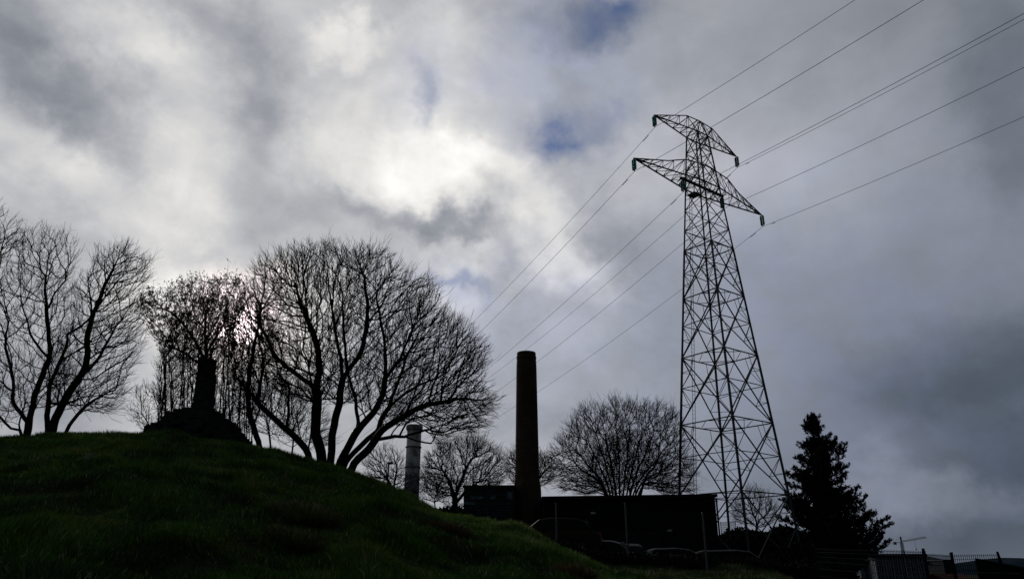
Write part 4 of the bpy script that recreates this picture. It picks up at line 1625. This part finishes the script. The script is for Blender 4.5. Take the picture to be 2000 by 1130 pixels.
# insulators and conductors
ATT = [(-6.2, 41.6, 'left end of the upper cross-arm'), (-9.4, 35.8, 'left end of the lower cross-arm'),
       (-2.9, 35.83, 'left end of the short inner beam'), (6.2, 41.6, 'right end of the upper cross-arm'),
       (2.9, 35.83, 'right end of the short inner beam'), (9.4, 35.8, 'right end of the lower cross-arm')]
phiL, aL, bL = 2.01387, -0.173425, 7.336e-4
phiR, aR, bR = -0.989327, -0.0398163, 8.266e-4
wl_lab = ['topmost power line, hung from the left end of the upper cross-arm',
          'power line hung from the left end of the lower cross-arm',
          'power line hung from the left insulator of the short inner beam',
          'power line hung from the right end of the upper cross-arm',
          'power line hung from the right insulator of the short inner beam',
          'lowest power line, hung from the right end of the lower cross-arm']
first = None
for (t, z, lab), wlab in zip(ATT, wl_lab):
    top = T(t, 0, z)
    if first is None:
        ins = thing('insulator', None, 'insulator', top, 'insulators hanging from the pylon')
        m = MB()
        m.bar(top + uu * -.02, top + [0, 0, -.12], 0.07)
        m.bar(top - uu * .0 - vv * .2 + [0, 0, -.12], top + vv * .2 + [0, 0, -.12], 0.05, 0.06)
        m.build('fitting', M['steel'], ins)
        m = MB()
        m.bar(top - vv * .2 + [0, 0, -1.17], top + vv * .2 + [0, 0, -1.17], 0.05, 0.06)
        m.bar(top + [0, 0, -1.16], top + [0, 0, -1.32], 0.07)
        m.build('fitting', M['steel'], ins)
        for s in (-1, 1):
            m = MB()
            c = top + vv * (s * .13)
            pr = [(0.03, -1.16)]
            for k in range(9):
                z_ = -1.12 + k * 0.11
                pr += [(0.06, z_), (0.115, z_ + .01), (0.11, z_ + .045), (0.065, z_ + .08)]
            pr += [(0.03, -.1)]
            m.lathe(c, pr, 12)
            m.build('disc_string', M['glass_ins'], ins)
        first = ins
    else:
        ins = first.copy()
        COL.objects.link(ins)
        ins.location = tuple(top)
        for chd in list(first.children):
            cc_ = chd.copy()
            COL.objects.link(cc_)
            cc_.parent = ins
    ins['label'] = 'green glass twin-string insulator hanging from the ' + lab
    S = T(t, 0, z - 1.32)
    th = thing('power_line', wlab, 'power line', S, 'power lines on the pylon')
    m = MB()
    pts = []
    for s in np.linspace(236, 0, 90):
        pts.append((S[0] + math.cos(phiL) * s, S[1] + math.sin(phiL) * s, S[2] + aL * s + bL * s * s))
    for s in np.linspace(0, 105, 60)[1:]:
        pts.append((S[0] + math.cos(phiR) * s, S[1] + math.sin(phiR) * s, S[2] + aR * s + bR * s * s))
    m.tube(pts, 0.019, 5)
    m.build('cable', M['wire'], th)
    for (ph, a, b) in ((phiL, aL, bL), (phiR, aR, bR)):
        for s in (1.3, 1.75):
            if ph == phiR and s > 1.5:
                continue
            c = np.array([S[0] + math.cos(ph) * s, S[1] + math.sin(ph) * s, S[2] + a * s - .09])
            d = np.array([math.cos(ph), math.sin(ph), a])
            m = MB()
            m.tube([c - d * .2, c - d * .1, c + d * .1, c + d * .2], [.035, .02, .02, .035], 6)
            m.bar(c, c + [0, 0, .1], 0.025)
            m.build('vibration_damper', M['steel'], th)


# ------------------------------------------------------------------ mesh fence
FG = 'posts and panels of the dark mesh fence'


def fence_run(label, posts, H, wire_step=0.05, wr=0.004, postw=0.04, mt='fence', rows=(0.03, .12, .21, .3, .39, .48, .57, .66, .75, .84, .90, .96, 1.0), group=None, thin=False):
    """posts: list of (px, py_top, Y); the panel follows the post tops"""
    tops = [P(*p) for p in posts]
    th = thing('mesh_fence', label, 'fence', (tops[0][0], tops[0][1], gz(tops[0][0], tops[0][1])), group)
    for p in tops:
        m = MB()
        zb_ = min(gz(p[0], p[1]), p[2] - H) - 0.1
        m.bar((p[0], p[1], zb_), (p[0], p[1], p[2]), postw)
        m.box((p[0], p[1], p[2] + .01), (postw * 1.15, postw * 1.15, .02))
        m.build('post', M[mt], th)
    for a, b in zip(tops[:-1], tops[1:]):
        m = MB()
        L_ = np.linalg.norm((b - a)[:2])
        n = int(L_ / wire_step)
        dz = np.array([0, 0, 0.06])
        for k in range(1, n):
            p = a + (b - a) * k / n - dz
            m.bar(p - [0, 0, H - .1], p + [0, 0, .03], wr * 2)
        for r in rows:
            m.bar(a - dz - [0, 0, (1 - r) * (H - .1)], b - dz - [0, 0, (1 - r) * (H - .1)], wr * 2.2)
        m.build('mesh_panel', M['fence'], th)
    return th


fence_run('dark mesh fence with a thick post, lower right, in front of the grid-fronted building',
          [(1590, 1066, 20.0), (1803, 1072, 16.0)], 2.0)
fence_run('short mesh fence return between the two thick posts at the lower right', [(1805, 1077, 16.2), (1857, 1080, 17.0)], 2.0)
fence_run('rightmost mesh fence section, ending at a slim stayed post', [(1859, 1079, 17.2), (1948, 1078, 17.4)], 2.0, postw=0.03)
fence_run('mesh fence on slim grey posts crossing in front of the long shed',
          [(1086, 982, 31.0), (1221, 982, 29.0), (1372, 1001, 26.0)], 2.1, mt='grey_post', wr=0.002, wire_step=0.06, postw=0.055)
fence_run('mesh fence beyond the right-hand corner of the long shed', [(1407, 1018, 60.0), (1436, 1016, 61.0)], 1.6, wire_step=0.1, wr=0.008)
# stay of the end post
pe = P(1948, 1078, 17.4)
m = MB()
m.bar(pe, (pe[0] + .35, pe[1], pe[2] - 1.8), 0.04)
o = m.build('fence_stay', M['fence'], origin=pe)
tag(o, 'slanting stay bar propping the last slim post at the right-hand end of the fence', 'fence stay')

# lamp post over the crest
pl_ = P(759, 905, 50.0)
g_ = gz(pl_[0], 50.0)
th = thing('lamp_post', 'thin dark lamp post left of the small pale chimney', 'lamp post', (pl_[0], 50.0, g_))
m = MB()
m.tube([(pl_[0], 50, g_ - .2), (pl_[0], 50, g_ + 1), (pl_[0], 50, pl_[2])], [0.08, 0.07, 0.05], 8)
m.build('pole', M['fence'], th)
m = MB()
m.lathe((pl_[0] + .1, 50, pl_[2]), [(0.05, -.05), (0.2, 0), (0.22, .05), (0.1, .12)], 10)
m.build('lamp_head', M['fence'], th)


# ------------------------------------------------------------------ parked cars
def make_car(name, label, px, pyroof, Y, heading, paint, L_=4.3, Wd=1.75, H=1.45, estate=False, trim=False, zbase=None):
    """nose points along heading (radians from +x)"""
    top = P(px, pyroof, Y)
    zg = top[2] - H
    ax = np.array([math.cos(heading), math.sin(heading), 0])
    ay = np.array([-ax[1], ax[0], 0])
    th = thing(name, label, 'car', (top[0], Y, zg), 'cars parked beside the mound')
    O = np.array([top[0], Y, zg])

    def G(x, y, z):
        return O + ax * x + ay * y + np.array([0, 0, z])

    def loft(secs, m):
        b0 = len(m.v)
        n = len(secs[0])
        for s in secs:
            for p in s:
                m.v.append(p)
        for i in range(len(secs) - 1):
            for k in range(n):
                a = b0 + i * n + k
                b = b0 + i * n + (k + 1) % n
                m.f.append((a, b, b + n, a + n))
        m.f.append(tuple(b0 + k for k in range(n))[::-1])
        m.f.append(tuple(b0 + (len(secs) - 1) * n + k for k in range(n)))
    h2 = L_ / 2
    W2 = Wd / 2
    m = MB()
    secs = []
    for (x, zl, zs, zt, wf) in [(-h2, .38, .55, .78, .80), (-h2 + .08, .26, .6, .92, .93), (-h2 + .5, .22, .62, .96, 1), (-.5, .2, .62, .95, 1),
                                (.7, .2, .62, .92, 1), (h2 - .6, .22, .58, .84, .98), (h2 - .12, .26, .5, .70, .90), (h2, .34, .46, .6, .76)]:
        w = W2 * wf
        secs.append([G(x, -w * .92, zl), G(x, -w, zs), G(x, -w * .95, (zs + zt) / 2 + .06), G(x, -w * .84, zt),
                     G(x, 0, zt + .03), G(x, w * .84, zt), G(x, w * .95, (zs + zt) / 2 + .06), G(x, w, zs), G(x, w * .92, zl)])
    loft(secs, m)
    m.build('body', M[paint], th, smooth=False)
    xr = -h2 + (.12 if estate else .35)
    prof = [(xr, .93), (xr + .28, H - .16), (xr + .75, H - .03), (-.1, H), (.45, H - .06), (1.15, .92)]
    m = MB()
    secs = []
    for (x, z) in prof:
        wt = W2 * (.86 - .16 * (z - .9) / (H - .9))
        secs.append([G(x, -W2 * .86, .90), G(x, -wt, z - .035), G(x, -wt + .09, z), G(x, 0, z + .015), G(x, wt - .09, z), G(x, wt, z - .035), G(x, W2 * .86, .90)])
    loft(secs, m)
    m.build('cabin', M['auto_glass'], th)
    m = MB()
    secs = []
    for (x, z) in [(xr + .3, H - .13), (xr + .7, H - .02), (-.1, H + .012), (.42, H - .045)]:
        wt = W2 * .735
        secs.append([G(x, -wt, z - .045), G(x, -wt + .1, z + .004), G(x, 0, z + .022), G(x, wt - .1, z + .004), G(x, wt, z - .045), G(x, 0, z - .03)])
    loft(secs, m)
    rf = m.build('roof', M[paint], th)
    for s in (-1, 1):
        for x_ in (xr + .02, -.55, .35):
            m = MB()
            m.bar(G(x_, s * (W2 * .862), .93), G(x_ + (.25 if x_ < 0 else -.1), s * (W2 * .735 + .012), H - .07), 0.06)
            m.build('pillar', M[paint], th)
    if trim:
        m = MB()
        for s in (-1, 1):
            m.bar(G(xr + .1, s * (W2 * .87), .945), G(1.1, s * (W2 * .87), .935), 0.025)
        m.build('window_trim', M['chrome'], th)
    for sx, sy in ((-1, -1), (-1, 1), (1, -1), (1, 1)):
        c = G(sx * (h2 - .82), sy * (W2 - .09), .32)
        m = MB()
        m.tube([c - ay * .1, c - ay * .09, c + ay * .09, c + ay * .1], [.28, .32, .32, .28], 20)
        wh = m.build('wheel', M['rubber'], th)
        m = MB()
        m.tube([c + ay * sy * .08, c + ay * sy * .112], [.2, .18], 12)
        m.build('rim', M['rim'], wh)
    for s in (-1, 1):
        m = MB()
        m.box(G(-h2 + .06, s * (W2 * .74), .80), (.10, .22, .22), np.array([ax, ay, [0, 0, 1]]))
        m.build('tail_lamp', M['red'], th)
        m = MB()
        m.box(G(h2 - .09, s * (W2 * .66), .62), (.16, .3, .13), np.array([ax, ay, [0, 0, 1]]))
        m.build('headlight', M['clear'], th)
        m = MB()
        m.box(G(.78, s * (W2 + .08), .98), (.12, .2, .13), np.array([ax, ay, [0, 0, 1]]))
        m.build('mirror', M[paint], th)
    m = MB()
    m.box(G(-h2 - .012, 0, .62), (.02, .52, .115), np.array([ax, ay, [0, 0, 1]]))
    m.build('number_plate', M['plate'], th)
    return th


make_car('parked_car', 'olive-coloured parked car under the tall brick chimney, half hidden by the mound', 1075, 1012, 34, R(172), 'olive', H=1.5, L_=4.4)
make_car('parked_car', 'silver parked car half hidden by the right-hand foot of the mound', 1150, 1055, 35, R(168), 'silver', H=1.45, L_=4.2)
make_car('parked_car', 'dark parked car seen from behind, red tail lamps and pale number plate beside silver car', 1222, 1062, 37, R(84), 'black_paint', H=1.45)
make_car('parked_car', 'dark parked car with thin bright window trim below the middle of the long shed', 1322, 1070, 36, R(2), 'navy', H=1.42, trim=True)
make_car('parked_car', 'long dark estate car between the feet of the pylon with a pale front lamp', 1440, 1074, 36, R(-4), 'black_paint', H=1.5, L_=4.9, estate=True)

# pale tub among the cars
q0 = P(1269, 1087, 33)
g_ = q0[2]
m = MB()
m.lathe((q0[0], 33, 0), [(0.08, g_), (0.10, g_ + .02), (0.115, g_ + .19), (0.13, g_ + .2), (0.13, g_ + .22), (0.115, g_ + .22), (0.10, g_ + .04)], 14)
m.tube([(q0[0] - .12, 33, g_ + .2), (q0[0] - .06, 33 - .06, g_ + .1), (q0[0] + .06, 33 - .06, g_ + .1), (q0[0] + .12, 33, g_ + .2)], 0.004, 4)
o = m.build('bucket', M['white'], origin=(q0[0], 33, g_))
tag(o, 'pale blue-white bucket right of the dark car with the number plate', 'bucket')
m = MB()
q1 = P(1300, 1094, 31.5)
m.box((q1[0], 31.5, q1[2] - .6), (3.4, .5, 1.5))
o = m.build('kerb_block', M['stone'], origin=(q1[0], 31.5, q1[2] - 1.3))
o['label'] = 'low dark retaining kerb below the parked cars'
o['category'] = 'kerb'

# ------------------------------------------------------------------ distant town at the right
Yf = 150.0
A, B = P(1705, 1086, Yf), P(1806, 1086, Yf)
gb = gz((A[0] + B[0]) / 2, Yf) - 2
th = thing('office_building', 'distant flat-roofed building with pale vertical fins behind the fence', 'building', ((A[0] + B[0]) / 2, Yf, gb))
m = MB()
m.box(((A[0] + B[0]) / 2, Yf + 6, (A[2] + gb) / 2), (B[0] - A[0], 12, A[2] - gb))
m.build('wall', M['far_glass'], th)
m = MB()
m.box(((A[0] + B[0]) / 2 - .3, Yf + 6, A[2] + .25), (B[0] - A[0] + 1.2, 13, .5))
m.build('roof', M['far_dark'], th)
nf = 21
for k in range(nf):
    xx = A[0] + (B[0] - A[0]) * (k + .5) / nf
    m = MB()
    m.box((xx, Yf - .12, (A[2] + gb) / 2 - .1), (.13 if k else .4, .24, A[2] - gb - .2))
    m.build('fin', M['far_fin'], th)
for r in range(1, 4):
    m = MB()
    m.box(((A[0] + B[0]) / 2, Yf - .03, A[2] - r * 1.35), (B[0] - A[0], .06, .12))
    m.build('floor_band', M['far_grey'], th)
# pale end wing
A2, B2 = P(1678, 1095, Yf + 4), P(1704, 1095, Yf + 4)
m = MB()
m.box(((A2[0] + B2[0]) / 2, Yf + 9, (A2[2] + gb) / 2), (B2[0] - A2[0], 10, A2[2] - gb))
m.build('end_wing', M['far_grey'], th)

Yg = 165.0
A, B = P(1808, 1093, Yg), P(1842, 1093, Yg)
th = thing('hall', 'distant blue-grey hall with a low hipped roof between the two thick fence posts', 'building', ((A[0] + B[0]) / 2, Yg, gb))
m = MB()
m.box(((A[0] + B[0]) / 2, Yg + 5, (A[2] + gb) / 2), (B[0] - A[0], 10, A[2] - gb))
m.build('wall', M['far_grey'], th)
m = MB()
rz0 = A[2]
c4 = [(A[0] - 1.4, Yg - .6), (B[0] + .4, Yg - .6), (B[0] + .4, Yg + 10.6), (A[0] - 1.4, Yg + 10.6)]
zt_ = P(1815, 1081, Yg)[2]
b0 = len(m.v)
for x, y in c4:
    m.v.append(np.array([x, y, rz0]))
m.v += [np.array([A[0] + .4, Yg + 5, zt_]), np.array([B[0] - 2.0, Yg + 5, zt_])]
m.f += [(0, 1, 5, 4), (1, 2, 5), (2, 3, 4, 5), (3, 0, 4), (3, 2, 1, 0)]
m.build('roof', M['far_dark'], th)
for r in range(3):
    for k in range(4):
        m = MB()
        m.box((A[0] + (B[0] - A[0]) * (k + .5) / 4, Yg - .03, rz0 - 1.2 - r * 1.6), (.6, .08, .9))
        m.build('window', M['far_glass'], th)
A, B = P(1842, 1094, 158), P(1858, 1094, 158)
th = thing('annexe', 'small dark flat-roofed block right of the blue-grey hall', 'building', ((A[0] + B[0]) / 2, 158, gb))
m = MB()
m.box(((A[0] + B[0]) / 2, 161, (A[2] + gb) / 2), (B[0] - A[0], 6, A[2] - gb))
m.build('wall', M['far_dark'], th)
m = MB()
m.box(((A[0] + B[0]) / 2, 161, A[2] + .12), (B[0] - A[0] + .4, 6.4, .24))
m.build('roof', M['far_glass'], th)

# sloping dark roof at the right edge
Yh = 40.0
gl = gz(P(1950, 1110, Yh)[0], Yh)
A, B, C_ = P(1904, 1092, Yh), P(2040, 1118, Yh), P(1906, 1118, Yh)
th = thing('lean_to', 'black lean-to with a roof sloping down to the right edge of the photo', 'building', (A[0] + 2, Yh, gl))
m = MB()
m.prism([(A[0], Yh, gl - .3), (B[0], Yh, gl - .3), (B[0], Yh, B[2]), (A[0], Yh, A[2])], (A[0] / Yh * 4.2, 4, 0))
m.build('wall', M['shed'], th)
m = MB()
m.prism([(A[0] - .1, Yh - .2, A[2] + .005), (B[0] + .1, Yh - .2, B[2] - .02), (B[0] + .1, Yh - .2, B[2] + .06), (A[0] - .1, Yh - .2, A[2] + .085)], (A[0] / Yh * 4.6, 4.4, 0))
m.build('roof', M['roof'], th)
q2, q3 = P(1908, 1117, Yh - .3), P(1990, 1119, Yh - .3)
m = MB()
m.bar(q2, q3, 0.05)
m.build('gutter', M['grey_post'], th)

# tiled roofs low in the corner
Yt = 60.0
A, B = P(1848, 1121, Yt), P(1908, 1119, Yt)
gl = gz(A[0], Yt)
th = thing('tiled_house', 'low house with a dull red tiled roof at the bottom right between fence posts', 'house', (A[0] + 1, Yt, gl))
m = MB()
m.box(((A[0] + B[0]) / 2, Yt + 2, (A[2] - .5 + gl) / 2), (B[0] - A[0] - .2, 3.6, A[2] - .5 - gl))
m.build('wall', M['far_grey'], th)
m = MB()
m.prism([(A[0], Yt - .2, A[2] - .5), (A[0], Yt + 2, A[2] + .05), (A[0], Yt + 4.2, A[2] - .5)], (B[0] - A[0], 0, 0))
m.build('roof', M['tile'], th)

# tower crane
Yx = 900.0
mb_, mt_ = P(1765.5, 1090, Yx), P(1757.6, 1047.5, Yx)
xj = P(1760.5, 1060, Yx)
x_c = mt_[0] * .5 + mb_[0] * .5
gb2 = gz(x_c, Yx)
th = thing('tower_crane', 'distant tower crane with its jib reaching right above the flat-roofed building', 'crane', (x_c, Yx, gb2))
m = MB()
w = 1.1
xx = P(1761, 1060, Yx)[0]
zj = P(1761, 1059, Yx)[2]
ztp = P(1758, 1047, Yx)[2]
for sx in (-w, w):
    for sy in (-w, w):
        m.bar((xx + sx, Yx + sy, gb2), (xx + sx, Yx + sy, zj), 0.45)
k = 0
z = gb2
while z < zj - 2.5:
    for sy in (-w, w):
        m.bar((xx - w, Yx + sy, z), (xx + w, Yx + sy, z + 2.5), 0.25)
        m.bar((xx + w, Yx + sy, z), (xx - w, Yx + sy, z + 2.5), 0.25)
    z += 2.5
m.build('mast', M['far_crane'], th)
m = MB()
m.bar((xx, Yx, zj), (xx, Yx, ztp), 1.3)
m.build('tower_head', M['far_crane'], th)
jt = P(1809, 1049.5, Yx - 60)
m = MB()
js = np.array([xx, Yx, zj + .6])
npan_ = 14
for k in range(npan_):
    a = js + (jt - js) * k / npan_
    b = js + (jt - js) * (k + 1) / npan_
    m.bar(a, b, 0.5)
    m.bar(a + [0, 0, 1.5], b + [0, 0, 1.5 if k < npan_ - 1 else .2], 0.4)
    m.bar(a, (a + b) / 2 + [0, 0, 1.5], 0.28)
    m.bar((a + b) / 2 + [0, 0, 1.5], b, 0.28)
m.build('jib', M['far_crane'], th)
m = MB()
cj = P(1746.5, 1059, Yx + 15)
m.bar(js, cj, 0.8)
m.box(cj + np.array([0.6, 0, -0.6]), (3.2, 2.4, 3.0))
m.build('counterweight', M['far_crane'], th)
m = MB()
m.bar((xx, Yx, ztp), js + (jt - js) * .62 + [0, 0, 1.5], 0.15)
m.bar((xx, Yx, ztp), cj, 0.15)
m.build('tie', M['far_crane'], th)
hk = js + (jt - js) * .55
m = MB()
m.bar(hk, hk - [0, 0, 9.5], 0.18)
m.box(hk - [0, 0, 10], (.9, .9, 1.4))
m.build('hoist_rope', M['far_crane'], th)

# hills
Yz = 1500.0
pts_h = [(1560, 1106), (1650, 1104), (1700, 1103), (1850, 1103), (1865, 1102), (1880, 1100), (1900, 1102), (1920, 1097), (1945, 1092), (1960, 1089), (1975, 1090), (1990, 1091), (2010, 1088), (2060, 1090), (2150, 1088), (2300, 1092)]
hx = np.array([P(a, b, Yz)[0] for a, b in pts_h])
hz = np.array([P(a, b, Yz)[2] for a, b in pts_h])
xs = np.arange(hx[0], hx[-1], 5.0)
rows = []
V = []
nd = 10
for j in range(nd + 1):
    s = j / nd
    y = Yz - 260 + 520 * s
    prof_ = math.sin(math.pi * s) ** 0.8
    top = np.interp(xs, hx, hz) + 6.0 * vnoise(xs, xs * 0 + j * 7.3, 22, 2) + 4.0 * vnoise(xs, xs * 0 + j * 3.1, 7, 4)
    z = -12 + (top + 12) * prof_
    V.append(np.stack([xs, np.full(len(xs), y), z], 1))
V = np.concatenate(V)
n_ = len(xs)
ii, jj = np.meshgrid(np.arange(n_ - 1), np.arange(nd))
a_ = (jj * n_ + ii).ravel()
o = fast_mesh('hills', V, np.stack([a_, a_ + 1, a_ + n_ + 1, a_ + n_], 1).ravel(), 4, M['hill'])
o['kind'] = 'structure'
print('objects', len(bpy.data.objects), 'verts', sum(len(m_.vertices) for m_ in bpy.data.meshes))
